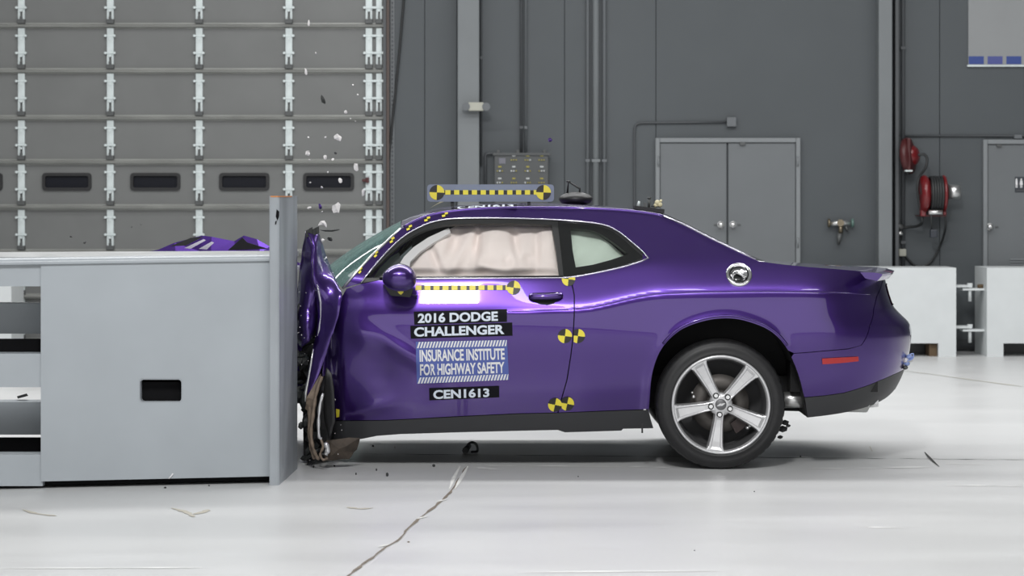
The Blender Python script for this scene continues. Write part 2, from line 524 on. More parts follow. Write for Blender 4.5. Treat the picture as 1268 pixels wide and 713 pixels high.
for row, y in enumerate((198, 211.5, 226, 240)):
    for gcol in range(4):
        if row == 0 and gcol == 0:
            continue
        gx = 616 + gcol * 17.2
        for k in range(3):
            wh = random.random() < 0.25
            MB().cyl(P(gx + k * 3, y, WY - 0.195), P(gx + k * 3, y, WY - 0.178), 0.0085 if wh else 0.007, seg=8).build('button', wm if wh else ym, t)
        MB().box(wx(gx + 1), wx(gx + 5), WY - 0.186, WY - 0.178, wz(y - 4), wz(y - 5.8)).build('button_label', ym if random.random() < .7 else wm, t)
MB().tube([P(601, 240, WY - 0.07), P(601, 194, WY - 0.07), P(602, 190.5, WY - 0.07), P(606, 190, WY - 0.07), P(612, 190, WY - 0.07)], 0.014).build('side_conduit', M['conduit_dark'], t)

# ---- double door
def flat_door(name, label, x0, x1, ytop, leaves, knobs, extra=None):
    t = thing(name, (wx((x0 + x1) / 2), WY, 0), label, None, None, 'structure')
    o = 0.032
    zt = wz(ytop)
    mb = MB()
    mb.box(wx(x0), wx(x0 + 5.5), WY - 0.09, WY - 0.01, 0, zt, 0.006)
    mb.box(wx(x1 - 5.5), wx(x1), WY - 0.09, WY - 0.01, 0, zt, 0.006)
    mb.box(wx(x0 + 5.5), wx(x1 - 5.5), WY - 0.09, WY - 0.01, zt - 0.045, zt, 0.006)
    mb.build('door_frame', M['trim'], t)
    for (a, b) in leaves:
        MB().box(wx(a) + 0.004, wx(b) - 0.004, WY - 0.07, WY - 0.02, 0.01, zt - 0.05, 0.004).build('door_leaf', M['steel_door'], t)
    for (kx, ky, s) in knobs:
        mb = MB()
        mb.cyl(P(kx, ky, WY - 0.07), P(kx, ky, WY - 0.085), 0.033, seg=18)
        mb.cyl(P(kx, ky, WY - 0.085), P(kx, ky, WY - 0.12), 0.012, seg=10)
        mb.lathe(P(kx, ky, WY - 0.115), (0, -1, 0), [(0.012, 0), (0.026, 0.006), (0.030, 0.02), (0.026, 0.034), (0.012, 0.042), (0.0005, 0.044)], seg=18)
        mb.build('door_knob', M['nickel'], t)
        mb = MB()
        mb.box(wx(kx + 5 * s), wx(kx + 9 * s), WY - 0.078, WY - 0.06, wz(ky + 1.5), wz(ky - 0.8), 0.003) if s > 0 else mb.box(wx(kx + 9 * s), wx(kx + 5 * s), WY - 0.078, WY - 0.06, wz(ky + 1.5), wz(ky - 0.8), 0.003)
        mb.build('strike_plate', M['zinc_dark'], t)
    return t
d2 = flat_door('door_2', 'grey steel double door with two round knobs', 811, 990, 171, [(816.5, 899.5), (900.5, 984.5)], [(892.5, 278, -1), (907.5, 278, 1)])
for px in (915,):
    MB().box(wx(px), wx(px + 7), WY - 0.10, WY - 0.07, wz(180), wz(176.5), 0.003).build('closer', M['zinc_dark'], d2)
for py in (200, 300, 400):
    MB().cyl((wx(814.5), WY - 0.095, wz(py) - 0.05), (wx(814.5), WY - 0.095, wz(py) + 0.05), 0.009, seg=8).build('hinge', M['trim'], d2)
    MB().cyl((wx(986.5), WY - 0.095, wz(py) - 0.05), (wx(986.5), WY - 0.095, wz(py) + 0.05), 0.009, seg=8).build('hinge', M['trim'], d2)
d3 = flat_door('door_3', 'grey steel restroom door with one round knob', 1215.5, 1322, 173, [(1221, 1316.5)], [(1225.5, 280.5, 1)])
MB().box(wx(1232), wx(1238), WY - 0.10, WY - 0.07, wz(182), wz(179), 0.003).build('closer', M['zinc_dark'], d3)
vf = MB()
for k in range(6):
    vf.box(wx(1249), wx(1305), WY - 0.085, WY - 0.068, wz(320 + k * 3.2), wz(321.6 + k * 3.2) + 0.03 * 0)
vf.build('door_vent', M['trim'], d3)
t = thing('restroom_sign', P(1264, 229, WY - 0.08), 'small dark restroom sign with two white figures on the door', 'sign')
MB().box(wx(1255), wx(1274), WY - 0.078, WY - 0.071, wz(238), wz(219), 0.002).build('sign_plate', M['sign'], t)
for gx, dress in ((1258.8, False), (1264.6, True)):
    mb = MB()
    def fp(x, y):
        return P(gx + x, y, WY - 0.0795)
    mb.cyl(P(gx, 222, WY - 0.082), P(gx, 222, WY - 0.077), 0.0085, seg=12)
    w = 2.1 if dress else 1.3
    mb.hexa([fp(-1.3, 223.2), fp(1.3, 223.2), fp(w, 228.6), fp(-w, 228.6)] + [fp(*q) + Vector((0, 0.002, 0)) for q in ((-1.3, 223.2), (1.3, 223.2), (w, 228.6), (-w, 228.6))])
    for s in (-0.75, 0.75):
        mb.hexa([fp(s - 0.45, 228.6), fp(s + 0.45, 228.6), fp(s + 0.45, 232.4), fp(s - 0.45, 232.4)] + [fp(*q) + Vector((0, 0.002, 0)) for q in ((s - 0.45, 228.6), (s + 0.45, 228.6), (s + 0.45, 232.4), (s - 0.45, 232.4))])
    mb.build('white_figure', M['white'], t)
MB().box(wx(1256.5), wx(1267.5), WY - 0.0795, WY - 0.077, wz(236.2), wz(235.2)).build('braille_strip', M['zinc_dark'], t)
# ---- poster
t = thing('wall_poster', P(1250, 40, WY - 0.05), 'large pale poster with a row of blue squares along its foot', 'poster')
MB().box(wx(1198), wx(1420), WY - 0.05, WY - 0.032, wz(80.5), wz(-110)).build('poster_sheet', M['poster'], t)
MB().box(wx(1196.5), wx(1421), WY - 0.06, WY - 0.03, wz(83), wz(80.5), 0.003).build('bottom_rail', M['zinc'], t)
for k in range(9):
    a = 1198.5 + 23.2 * k
    MB().box(wx(a), wx(a + 18.5), WY - 0.052, WY - 0.049, wz(79.8), wz(70)).build('printed_square', M['poster_blue2'] if k == 1 else M['poster_blue'], t)
# ---- water valve on the wall
vy = WY - 0.10
t = thing('water_valve', P(1041, 285, vy), 'small brass and green water tap on the wall beside the double door', 'tap')
brass = mat('old_brass', (0.20, 0.17, 0.12), 0.35, 0.8)
MB().cyl(P(1041, 276, vy + 0.07), P(1041, 276, vy - 0.03), 0.035, seg=14).build('flange', brass, t)
mb = MB().tube([P(1028, 277, vy), P(1041, 276, vy), P(1053, 277, vy)], [0.02, 0.03, 0.018], seg=10)
mb.build('valve_body', M['nickel'], t)
MB().cyl(P(1041, 279, vy), P(1041, 289, vy), 0.024, 0.02, seg=12).build('spout', brass, t)
MB().cyl(P(1040, 289, vy), P(1038, 303, vy), 0.03, 0.012, seg=12).build('nozzle', M['zinc_dark'], t)
for s, c in ((1028, brass), (1054, mat('green_handle', (0.10, 0.17, 0.15), 0.5))):
    MB().lathe(P(s, 276, vy), (1 if s > 1041 else -1, 0, 0), [(0.001, 0), (0.04, 0.0), (0.045, 0.012), (0.04, 0.024), (0.001, 0.024)], seg=16).build('handwheel', c, t)
MB().cyl(P(1047, 280, vy), P(1050, 286, vy), 0.012, seg=8).build('lever', M['zinc_dark'], t)
# ---- hose reels
ry = WY - 0.32
t = thing('hose_reel', P(1152, 245, ry), 'big red hose reel with black hose and a silver motor', 'hose reel')
def disc(px, cy, r, w, m, nm, bev=0.01):
    c = P(px, cy, ry)
    MB().lathe(c, (1, 0, 0), [(0.02, -w / 2), (r - bev, -w / 2), (r, -w / 2 + bev), (r, w / 2 - bev), (r - bev, w / 2), (0.02, w / 2)], seg=36, closed=True).build(nm, m, t)
disc(1144.5, 240, 0.185, 0.085, M['red'], 'reel_flange', 0.03)
disc(1168.5, 240, 0.185, 0.03, M['red'], 'reel_flange')
mb = MB()
for k in range(5):
    c = P(1152.5 + k * 3.1, 240, ry)
    mb.lathe(c, (1, 0, 0), [(0.165 + 0.014 * math.cos(a), 0.014 * math.sin(a)) for a in [2 * math.pi * j / 8 for j in range(8)]], seg=30, closed=True)
mb.build('coiled_hose', M['hose'], t)
MB().cyl(P(1140, 240, ry), P(1172, 240, ry), 0.13, seg=24).build('drum', M['hose'], t)
MB().cyl(P(1171, 237, ry), P(1175, 237, ry), 0.05, seg=20).build('motor_shaft', M['red_dark'], t)
MB().cyl(P(1174, 237.5, ry), P(1188, 237.5, ry), 0.072, 0.072, seg=24).build('motor', M['nickel'], t)
MB().box(wx(1139, ry), wx(1146, ry), ry - 0.05, ry + 0.05, wz(268, ry), wz(240, ry), 0.01).build('support_arm', M['red'], t)
MB().box(wx(1167, ry), wx(1171, ry), ry - 0.05, ry + 0.05, wz(266, ry), wz(240, ry), 0.008).build('support_arm', M['red'], t)
MB().box(wx(1139, ry), wx(1171, ry), ry - 0.04, ry + 0.30, wz(268, ry), wz(266.5, ry)).build('base_plate', M['red_dark'], t)
MB().cyl(P(1150, 263, ry - 0.12), P(1167, 263, ry - 0.12), 0.024, seg=12).build('guide_roller', M['nickel'], t)
MB().cyl(P(1153, 262, ry - 0.12), P(1153.5, 284, ry - 0.12), 0.008, seg=8).build('hanging_hose', M['hose'], t)
MB().box(wx(1149, ry), wx(1157.5, ry), ry - 0.16, ry - 0.08, wz(294, ry), wz(284, ry), 0.008).build('hose_stop', M['sign'], t)
MB().tube(cr([P(1140, 264, ry), P(1142, 274, ry), P(1137, 279.5, ry + .1), P(1126, 281, ry + .2), P(1108, 283, ry + .25)], 5), 0.015).build('feed_pipe', M['hose'], t)
MB().cyl(P(1110, 279, ry + .2), P(1118, 282, ry + .2), 0.028, seg=12).build('feed_valve', M['zinc_dark'], t)
MB().cyl(P(1112, 290, ry + .2), P(1117, 288, ry + .2), 0.024, seg=12).build('feed_valve', M['nickel'], t)
t = thing('power_cable', P(1150, 310, WY - 0.06), 'black power cable hanging in a loop below the big red reel', 'cable')
MB().tube(cr([P(1170, 262, ry), P(1171, 280, ry), P(1166, 300, WY - .12), P(1156, 320, WY - .07), P(1145, 329, WY - .06), P(1132, 328, WY - .06), P(1120, 316, WY - .06), P(1117, 313, WY - .06)], 6), 0.012).build('cable', M['hose'], t)
MB().box(wx(1111.5), wx(1120.5), WY - 0.09, WY - 0.028, wz(317), wz(308), 0.006).build('wall_socket', M['cream'], t)
t = thing('cord_reel', P(1127, 193, ry), 'small dark red cord reel hung above the big red hose reel', 'cord reel')
c = P(1125, 193, ry + 0.1)
ax = Vector((0.9, -0.44, 0.1))
MB().lathe(c, ax, [(0.001, -0.05), (0.13, -0.05), (0.175, -0.03), (0.182, 0), (0.175, 0.025), (0.12, 0.045), (0.10, 0.06), (0.001, 0.06)], seg=36).build('reel_case', M['red_dark'], t)
MB().lathe(c + ax.normalized() * 0.055, ax, [(0.001, 0.05), (0.06, 0.045), (0.09, 0.02), (0.10, 0)], seg=28).build('side_cover', M['red'], t)
MB().box(wx(1116.5), wx(1121), WY - 0.35, WY - 0.03, wz(212), wz(172), 0.008).build('wall_bracket', M['red_dark'], t)
MB().cyl(P(1124, 210, ry), P(1124.5, 216, ry), 0.03, 0.02, seg=12).build('cord_outlet', M['black'], t)
MB().box(wx(1120, ry), wx(1129, ry), ry - 0.06, ry + 0.02, wz(212.5, ry), wz(210.5, ry), 0.003).build('outlet_ring', M['zinc'], t)
MB().tube(cr([P(1137, 192, ry - .05), P(1144, 191, ry - .05), P(1148, 197, ry - .05), P(1146, 208, ry - .05), P(1139, 218, ry), P(1136, 232, ry), P(1138, 250, ry), P(1141, 262, ry)], 6), 0.014).build('supply_cord', M['hose'], t)

# ---- white blocks with pin joints
def white_block(px0, px1, yf, dep, notch, label, grp, top=331.5):
    t = thing('white_block', (wx((px0 + px1) / 2, yf), yf, 0), label, 'block', grp)
    zt = wz(top, yf)
    x0, x1 = wx(px0, yf), wx(px1, yf)
    poly = [(x0, 0), (x0 + 0.0, zt), (x1, zt), (x1, 0)]
    n0, n1, nz = notch
    a, b, c = wx(n0, yf), wx(n1, yf), wz(nz, yf)
    poly = [(x0, 0), (a, 0), (a, c), (b, c), (b, 0), (x1, 0), (x1, zt), (x0, zt)]
    MB().prism(poly, lambda u, v, w: (u, yf + w, v), dep).build('block_body', M['whiteblock'], t)
    MB().box(a + 0.02, b - 0.02, yf + dep * 0.7, yf + dep * 0.9, 0, c - 0.01).build('recess_back', M['zinc_dark'], t)
    return t, zt
BY = 1.54 * F / (441.5 - HY)
g_ = 'white painted blocks along the wall'
t, zt = white_block(1010, 1184, BY, 0.55, (1030, 1162, 425), 'white block partly hidden by the tail of the purple car', g_)
MB().box(wx(1152, BY), wx(1161.5, BY), BY + 0.05, BY + 0.3, 0, wz(425, BY) - 0.01).build('timber_wedge', M['brown'], t)
for py in (355, 406):
    MB().box(wx(1183, BY), wx(1207, BY), BY + 0.12, BY + 0.30, wz(py + 1.5, BY), wz(py - 1.5, BY), 0.003).build('joint_plate', M['whiteblock'], t)
t2, zt = white_block(1222, 1480, BY, 0.62, (1242.5, 1460, 425), 'white block standing in front of the restroom door', g_)
for py in (359, 410):
    MB().box(wx(1195, BY), wx(1223, BY), BY + 0.12, BY + 0.30, wz(py + 1.3, BY), wz(py - 1.3, BY), 0.003).build('joint_plate', M['whiteblock'], t2)
for py, w_ in ((351, 'upper'), (402, 'lower')):
    mb = MB().cyl(P(1201, py, BY + 0.15), P(1201, py + 22, BY + 0.15), 0.016, seg=12)
    mb.cyl(P(1201, py - 0.5, BY + 0.15), P(1201, py + 2.5, BY + 0.15), 0.026, seg=12)
    tag(mb.build('joint_pin', M['whiteblock']), w_ + ' white steel pin coupling the two white blocks', 'pin', 'coupling pins')
tag(MB().cyl(P(1214, 357, BY + 0.2), P(1214, 352, BY + 0.2), 0.03, seg=12).build('rusty_nut', M['brown']), 'small rusty nut on the upper coupling plate between the white blocks', 'nut')
t3, zt = white_block(-220, 14, 23.6, 0.6, (-200, -20, 425), 'white block glimpsed through the gaps of the grey barrier', g_, top=345)
# ---- floor marks
crack_m = mat('crack_dirt', (0.16, 0.13, 0.10), 0.8, noise=0.3, nscale=20)
seal_m = mat('white_crack_filler', (0.72, 0.72, 0.69), 0.6, noise=0.1, nscale=15)
seam_m = mat('floor_seam_black', (0.02, 0.02, 0.02), 0.8)
scuff_m = mat('white_scuff', (0.86, 0.86, 0.85), 0.5)
tan_m = mat('tan_stain', (0.46, 0.43, 0.36), 0.5)
def fpt(px, py, z=0.0015):
    Y = H * F / (py - HY)
    p = P(px, py, Y)
    return Vector((p.x, p.y, z))
def ribbon(name, pts, w, m, jit=0.0, z=0.0015, seed=0):
    rnd = random.Random(seed)
    pts = [fpt(*p, z) for p in pts]
    mb = MB()
    rows = []
    n = len(pts)
    for i, p in enumerate(pts):
        d = (pts[min(i + 1, n - 1)] - pts[max(i - 1, 0)]).normalized()
        s = Vector((-d.y, d.x, 0)) * (w / 2 * (1 + rnd.uniform(-jit, jit)) * (0.3 if i in (0, n - 1) else 1))
        rows.append((mb.bm.verts.new(p - s), mb.bm.verts.new(p + s)))
    for a, b in zip(rows, rows[1:]):
        mb.bm.faces.new((a[0], b[0], b[1], a[1]))
    o = mb.build(name, m, fl, norm=False)
    for p in o.data.polygons:
        pass
    return o
cpts = cr([(578, 578), (571, 590), (562, 604), (551, 616), (540, 626), (523, 639), (506, 654), (494, 668), (477, 678), (459, 692), (444, 703), (428, 716)], 4)
rnd = random.Random(3)
cpts = [(x + rnd.uniform(-.8, .8), y) for x, y in cpts]
ribbon('crack', cpts, 0.014, crack_m, 0.5, 0.002, 1)
ribbon('crack_filler', [(569.5, 578), (562, 592), (556.5, 606)], 0.02, seal_m, 0.4, 0.0026)
ribbon('crack_filler', [(579.5, 577.5), (572, 591), (563, 606)], 0.022, seal_m, 0.4, 0.0026)
for (x, y) in ((547, 620), (523, 641), (475, 676)):
    ribbon('crack_filler', [(x + 7, y - 1.5), (x, y), (x - 7, y + 2)], 0.02, seal_m, 0.5, 0.003)
sp = [(440 + i * 14, 562 + 0.009 * (i * 14) + random.Random(i).uniform(-.25, .25)) for i in range(62)]
ribbon('floor_seam', sp, 0.012, seam_m, 0.9, 0.002, 4)
ribbon('floor_seam', [(1145, 560), (1150, 566), (1156, 572), (1163, 578)], 0.016, seam_m, 0.3, 0.0022)
ribbon('floor_seam', [(1077, 553), (1080, 559)], 0.014, tan_m, 0.3, 0.0022)
for k, (a, b) in enumerate([((600, 576.5), (640, 577)), ((655, 577), (770, 578)), ((778, 578), (830, 579)), ((1000, 580), (1050, 580.6)), ((1058, 579.8), (1085, 580)), ((1094, 579), (1152, 578.4)), ((1075, 653), (1122, 654)), ((1172, 601), (1268, 602)), ((590, 579), (622, 582)), ((1170, 574), (1230, 575)), ((0, 704), (250, 703)), ((640, 709), (900, 707))]):
    m_ = [(a[0] + (b[0] - a[0]) * i / 5, a[1] + (b[1] - a[1]) * i / 5) for i in range(6)]
    ribbon('scuff', m_, 0.03 if k < 9 else 0.02, scuff_m, 0.7, 0.002, k)
for k, q in enumerate([[(1108, 458), (1150, 463), (1200, 470), (1268, 479)], [(28, 631), (45, 636), (70, 639)], [(212, 629), (230, 634), (240, 640)], [(430, 628), (445, 630), (462, 629)], [(240, 637), (252, 634), (258, 631)]]):
    ribbon('stain', cr(q, 4), 0.03 if k else 0.02, tan_m, 0.5, 0.002, k + 30)

# ================================================================ THE BARRIER
ba_l, ba_r = Vector((wx(0, 13.08), 13.08, 0)), Vector((wx(338, 13.36), 13.36, 0))
bdir = (ba_r - ba_l).normalized()
bdep = Vector((0.06, 0.998, 0))
def B3(px, py, w):
    """point of the barrier front face seen at (px, py), pushed w deep"""
    # intersect the viewing ray with the front face plane
    nrm = Vector((-bdir.y, bdir.x, 0))
    d = P(px, py, 1.0) - Vector((0, 0, H))
    s = (ba_l - Vector((0, 0, H))).dot(nrm) / d.dot(nrm)
    return Vector((0, 0, H)) + d * s + bdep * w
bar = thing('crash_barrier', Vector((B3(150, 600, 0.4).x, 13.7, 0)), 'massive grey steel crash barrier rammed by the purple car', 'barrier')
DP = 0.86
def rrect(x0, x1, y0, y1, r, n=4):
    out = []
    for cx, cy, s in ((x1 - r, y1 - r, 0), (x0 + r, y1 - r, 1), (x0 + r, y0 + r, 2), (x1 - r, y0 + r, 3)):
        for k in range(n + 1):
            t_ = (s + k / n) * math.pi / 2
            out.append((cx + r * math.cos(t_), cy + r * math.sin(t_)))
    return out
# side plate with the fork slot
MB().prism([(50.5, 324), (341, 319.5), (341, 589.5), (50.5, 596)], lambda u, v, w: B3(u, v, w), 0.05, holes=[rrect(172, 226, 468.5, 498.5, 4)]).build('side_plate', M['barrier'], bar)
MB().prism(rrect(171, 227, 467.5, 499.5, 5), lambda u, v, w: B3(u, v, 0.002 + w), 0.045, holes=[rrect(173.5, 224.5, 470, 497, 4)]).build('slot_rim', M['barrier_plate'], bar)
bx = MB()
def bbox(mb, x0, x1, y0, y1, w0, w1):
    mb.hexa([B3(x0, y0, w0), B3(x1, y0, w0), B3(x1, y1, w0), B3(x0, y1, w0), B3(x0, y0, w1), B3(x1, y0, w1), B3(x1, y1, w1), B3(x0, y1, w1)])
    return mb
bbox(MB(), 140, 260, 474, 512, 0.07, 0.5).build('slot_shade_block', M['barrier_dark'], bar)  # solid black block behind the slot, its colour stands for the shade inside
# top of the barrier: rounded front edge then the flat deck
prof = [(0.0, 326), (-0.004, 322.5), (0.012, 319.2), (0.05, 318.2), (0.10, 317.6)]
mb = MB()
rows = []
for (w, dy) in prof:
    rows.append([mb.bm.verts.new(B3(x, dy + (50 - x) * 0.0145 + 1.2, w - 0.012)) for x in (-160, 341)])
for a, b in zip(rows, rows[1:]):
    mb.bm.faces.new((a[0], a[1], b[1], b[0]))
mb.build('top_edge', M['barrier'], bar, smooth=True)
def top(px, w, z):
    p = B3(px, 320, w)
    return Vector((p.x, p.y, z))
zt0, zt1 = B3(150, 318, 0.08).z, 1.226
MB().hexa([top(-160, .08, zt0), top(341, .08, zt0), top(341, .2, zt1), top(-160, .2, zt1)] + [v - Vector((0, 0, .03)) for v in (top(-160, .08, zt0), top(341, .08, zt0), top(341, .2, zt1), top(-160, .2, zt1))]).build('top_slope', M['barrier_deck'], bar)
MB().hexa([top(-160, .2, zt1), top(341, .2, zt1), top(341, DP, zt1), top(-160, DP, zt1)] + [v - Vector((0, 0, .03)) for v in (top(-160, .2, zt1), top(341, .2, zt1), top(341, DP, zt1), top(-160, DP, zt1))]).build('top_deck', M['barrier_deck'], bar)
# front beams and set-back beams at the open end
for (y0, y1) in ((326, 354.5), (438, 479.5), (563, 602)):
    bbox(MB(), -160, 52, y0, y1, 0.012, 0.16).build('front_beam', M['barrier'], bar)
for (y0, y1) in ((375.5, 413), (497.5, 538)):
    bbox(MB(), -160, 54, HY + (y0 - HY) * 1.04, HY + (y1 - HY) * 1.04, 0.52, 0.68).build('inner_beam', M['barrier'], bar)
bbox(MB(), -160, 54, 424, 442, 0.34, 0.36).build('inner_shade_plate', M['barrier_dark'], bar)  # dark plates put in for the shade between the set-back beams
bbox(MB(), -160, 54, 552, 590, 0.45, 0.47).build('inner_shade_plate', M['barrier_dark'], bar)
bbox(MB(), 50, 338, 335, 585, DP - 0.06, DP).build('back_plate', M['barrier'], bar)
bbox(MB(), 50, 62, 328, 590, 0.05, DP - 0.06).build('end_rib', M['barrier'], bar)
bbox(MB(), -160, 52, 330, 350, DP - 0.1, DP).build('back_beam', M['barrier'], bar)
for x in (-158, 44):
    bbox(MB(), x, x + 26, 330, 600, 0.70, 0.84).build('post', M['barrier'], bar)
g0, g1 = B3(-150, 600, 0.06), B3(338, 600, 0.06)
MB().hexa([Vector((g0.x, g0.y, 0.012)), Vector((g1.x, g1.y, 0.012)), Vector((g1.x, g1.y, 0.05)), Vector((g0.x, g0.y, 0.05))] + [Vector((v[0], v[1], v[2])) + bdep * 0.74 for v in ((g0.x, g0.y, 0.012), (g1.x, g1.y, 0.012), (g1.x, g1.y, 0.05), (g0.x, g0.y, 0.05))]).build('skid', M['barrier_dark'], bar)
for f_ in (-0.1, 0.5, 0.93):
    p_ = g0.lerp(g1, f_ * 0.9 + 0.05)
    MB().box(p_.x - 0.1, p_.x + 0.1, p_.y + 0.15, p_.y + 0.6, 0, 0.02).build('skid_foot', M['barrier_dark'], bar)
part(MB().tube([B3(209, 592.4, -0.003), B3(212, 589.5, -0.003), B3(214.5, 586, -0.003)], 0.004, seg=6).build('scratch', M['white'], bar), 'short white scratch low on the side plate')
# upright impact plate with its rounded far edge
n0 = P(333.5, 600, 1.54 * F / (600.8 - HY)); n0.z = 0
n1 = P(345.5, 600, 1.54 * F / (600.8 - HY)); n1.z = 0
fdir = Vector((0.035, 1.0, 0)).normalized()
R = 0.15
outl = [n0, n1]
e = n1 + fdir * 0.80
outl.append(n1 + fdir * 0.45)
outl.append(e)
for k in range(1, 9):
    t_ = k / 8 * math.pi / 2
    outl.append(e + fdir * (R * math.sin(t_)) + Vector((-1, 0, 0)) * (R * (1 - math.cos(t_))))
outl.append(n0 + fdir * 0.95)
ZP = 1.537
mb = MB()
A = [mb.bm.verts.new((p.x, p.y, 0.0)) for p in outl]
Bv = [mb.bm.verts.new((p.x, p.y, ZP)) for p in outl]
n = len(outl)
side = []
for i in range(n):
    f = mb.bm.faces.new((A[i], A[(i + 1) % n], Bv[(i + 1) % n], Bv[i]))
    side.append(f)
mb.bm.faces.new(A[::-1]); mb.bm.faces.new(Bv)
vert_edges = [e_ for e_ in mb.bm.edges if (e_.verts[0].co.z != e_.verts[1].co.z) and any((v.co - Vector((q.x, q.y, v.co.z))).length < 1e-5 for v in e_.verts[:1] for q in (n0, n1))]
bmesh.ops.bevel(mb.bm, geom=vert_edges, offset=0.006, segments=2, affect='EDGES')
mb.build('impact_plate', M['barrier_plate'], bar)
mb = MB()
A = [mb.bm.verts.new((p.x, p.y, ZP - 0.006)) for p in [n0 + Vector((.006, -.0015, 0)), n1 + Vector((-.005, -.0015, 0)), n1 + Vector((.0015, .006, 0)), n1 + fdir * .55 + Vector((.0015, 0, 0)), n0 + fdir * .55]]
f = mb.bm.faces.new(A)
r = bmesh.ops.extrude_face_region(mb.bm, geom=[f])
for v in r['geom']:
    if isinstance(v, bmesh.types.BMVert):
        v.co.z += 0.007
part(mb.build('bare_top', M['orange'], bar), 'orange primer showing on the top edge')
mb = MB()
mb.prism([(342.5, 259), (345.8, 262), (345.5, 268), (343.5, 273), (341.5, 268)], lambda u, v, w: P(u, v, n1.y - 0.004 + w), 0.003)
mb.prism([(341, 274), (342.8, 273), (342, 277.5), (340.4, 278)], lambda u, v, w: P(u, v, n1.y - 0.004 + w), 0.003)
part(mb.build('paint_chip', M['barrier_dark'], bar), 'dark chip in the paint near the top')
# ================================================================ THE CAR
Y0, HW = 14.0, 0.955
YC = Y0 + HW
K = F / Y0
def flake_paint():
    m = mat('purple_car_paint', (0.065, 0.027, 0.198), rough=0.30, metal=0.85, coat=1.0, coat_rough=0.025)
    return m
M['paint'] = flake_paint()
M['glass'] = bpy.data.materials.new('clear_glass')
M['glass'].use_nodes = True
def glass_nodes(m, tint, refl=1.0):
    nt = m.node_tree
    nt.nodes.clear()
    out = nt.nodes.new('ShaderNodeOutputMaterial')
    mix = nt.nodes.new('ShaderNodeMixShader')
    tr = nt.nodes.new('ShaderNodeBsdfTransparent')
    tr.inputs[0].default_value = (*tint, 1)
    gl = nt.nodes.new('ShaderNodeBsdfGlossy')
    gl.inputs['Roughness'].default_value = 0.02
    fr = nt.nodes.new('ShaderNodeLayerWeight')
    fr.inputs[0].default_value = 0.5
    pw_ = nt.nodes.new('ShaderNodeMath'); pw_.operation = 'POWER'; pw_.inputs[1].default_value = 4
    ma = nt.nodes.new('ShaderNodeMath'); ma.operation = 'MULTIPLY_ADD'; ma.inputs[1].default_value = 0.7; ma.inputs[2].default_value = 0.04
    nt.links.new(fr.outputs['Facing'], pw_.inputs[0]); nt.links.new(pw_.outputs[0], ma.inputs[0]); nt.links.new(ma.outputs[0], mix.inputs[0])
    nt.links.new(tr.outputs[0], mix.inputs[1])
    nt.links.new(gl.outputs[0], mix.inputs[2])
    nt.links.new(mix.outputs[0], out.inputs[0])
    return nt, mix, out
glass_nodes(M['glass'], (0.97, 0.98, 0.975))
M['glass_green'] = bpy.data.materials.new('greenish_glass')
M['glass_green'].use_nodes = True
glass_nodes(M['glass_green'], (0.84, 0.91, 0.87))
M['windshield'] = bpy.data.materials.new('cracked_green_glass')
M['windshield'].use_nodes = True
nt, mix, out = glass_nodes(M['windshield'], (0.42, 0.62, 0.58))
tc = nt.nodes.new('ShaderNodeTexCoord')
vo = nt.nodes.new('ShaderNodeTexVoronoi'); vo.feature = 'DISTANCE_TO_EDGE'; vo.inputs['Scale'].default_value = 38
nz = nt.nodes.new('ShaderNodeTexNoise'); nz.inputs['Scale'].default_value = 9
mr = nt.nodes.new('ShaderNodeMapRange'); mr.inputs[1].default_value = 0.0; mr.inputs[2].default_value = 0.03; mr.inputs[3].default_value = 0.6; mr.inputs[4].default_value = 0.33
df = nt.nodes.new('ShaderNodeBsdfDiffuse'); df.inputs[0].default_value = (0.20, 0.33, 0.31, 1)
mx2 = nt.nodes.new('ShaderNodeMixShader')
nt.links.new(tc.outputs['Object'], vo.inputs['Vector'])
nt.links.new(vo.outputs['Distance'], mr.inputs[0])
nt.links.new(mr.outputs[0], mx2.inputs[0])
nt.links.new(mix.outputs[0], mx2.inputs[1]); nt.links.new(df.outputs[0], mx2.inputs[2])
nt.links.new(mx2.outputs[0], out.inputs[0])
M['black_gloss'] = mat('black_gloss_trim', (0.012, 0.013, 0.013), rough=0.18)
M['seal'] = mat('black_window_seal', (0.02, 0.021, 0.021), rough=0.45)
M['sill'] = mat('charcoal_sill_plastic', (0.034, 0.035, 0.038), rough=0.5)
M['moulding'] = mat('bright_moulding', (0.55, 0.53, 0.62), rough=0.2, metal=0.8)
M['airbag'] = mat('pinkish_airbag_cloth', (0.94, 0.83, 0.785), rough=0.85, noise=0.05, nscale=3.5, stretch=(2, 1, 0.6))
M['airbag2'] = mat('pale_curtain_cloth', (0.82, 0.83, 0.78), rough=0.85, noise=0.08, nscale=5)
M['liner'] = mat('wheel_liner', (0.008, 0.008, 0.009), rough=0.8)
M['tire'] = mat('tyre_rubber', (0.013, 0.013, 0.014), rough=0.5, noise=0.15, nscale=30)
M['alloy'] = mat('silver_alloy', (0.66, 0.66, 0.67), rough=0.3, metal=0.6)
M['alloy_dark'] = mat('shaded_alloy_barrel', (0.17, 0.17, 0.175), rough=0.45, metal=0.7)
M['iron'] = mat('brake_disc_iron', (0.10, 0.092, 0.086), rough=0.5, metal=0.6)
M['hubred'] = mat('brownish_caliper', (0.022, 0.012, 0.011), rough=0.6)
M['yellow'] = mat('yellow_tape', (0.80, 0.68, 0.06), rough=0.45)
M['tape_black'] = mat('black_tape', (0.018, 0.016, 0.014), rough=0.45)
M['sticker_blue'] = mat('blue_sticker', (0.075, 0.11, 0.36), rough=0.4)
M['sticker_black'] = mat('black_sticker', (0.007, 0.007, 0.010), rough=0.5, spec=0.1)
M['lettering'] = mat('pale_lettering', (0.66, 0.72, 0.80), rough=0.45)
M['board'] = mat('blue_grey_board', (0.19, 0.22, 0.30), rough=0.5, noise=0.05, nscale=10)
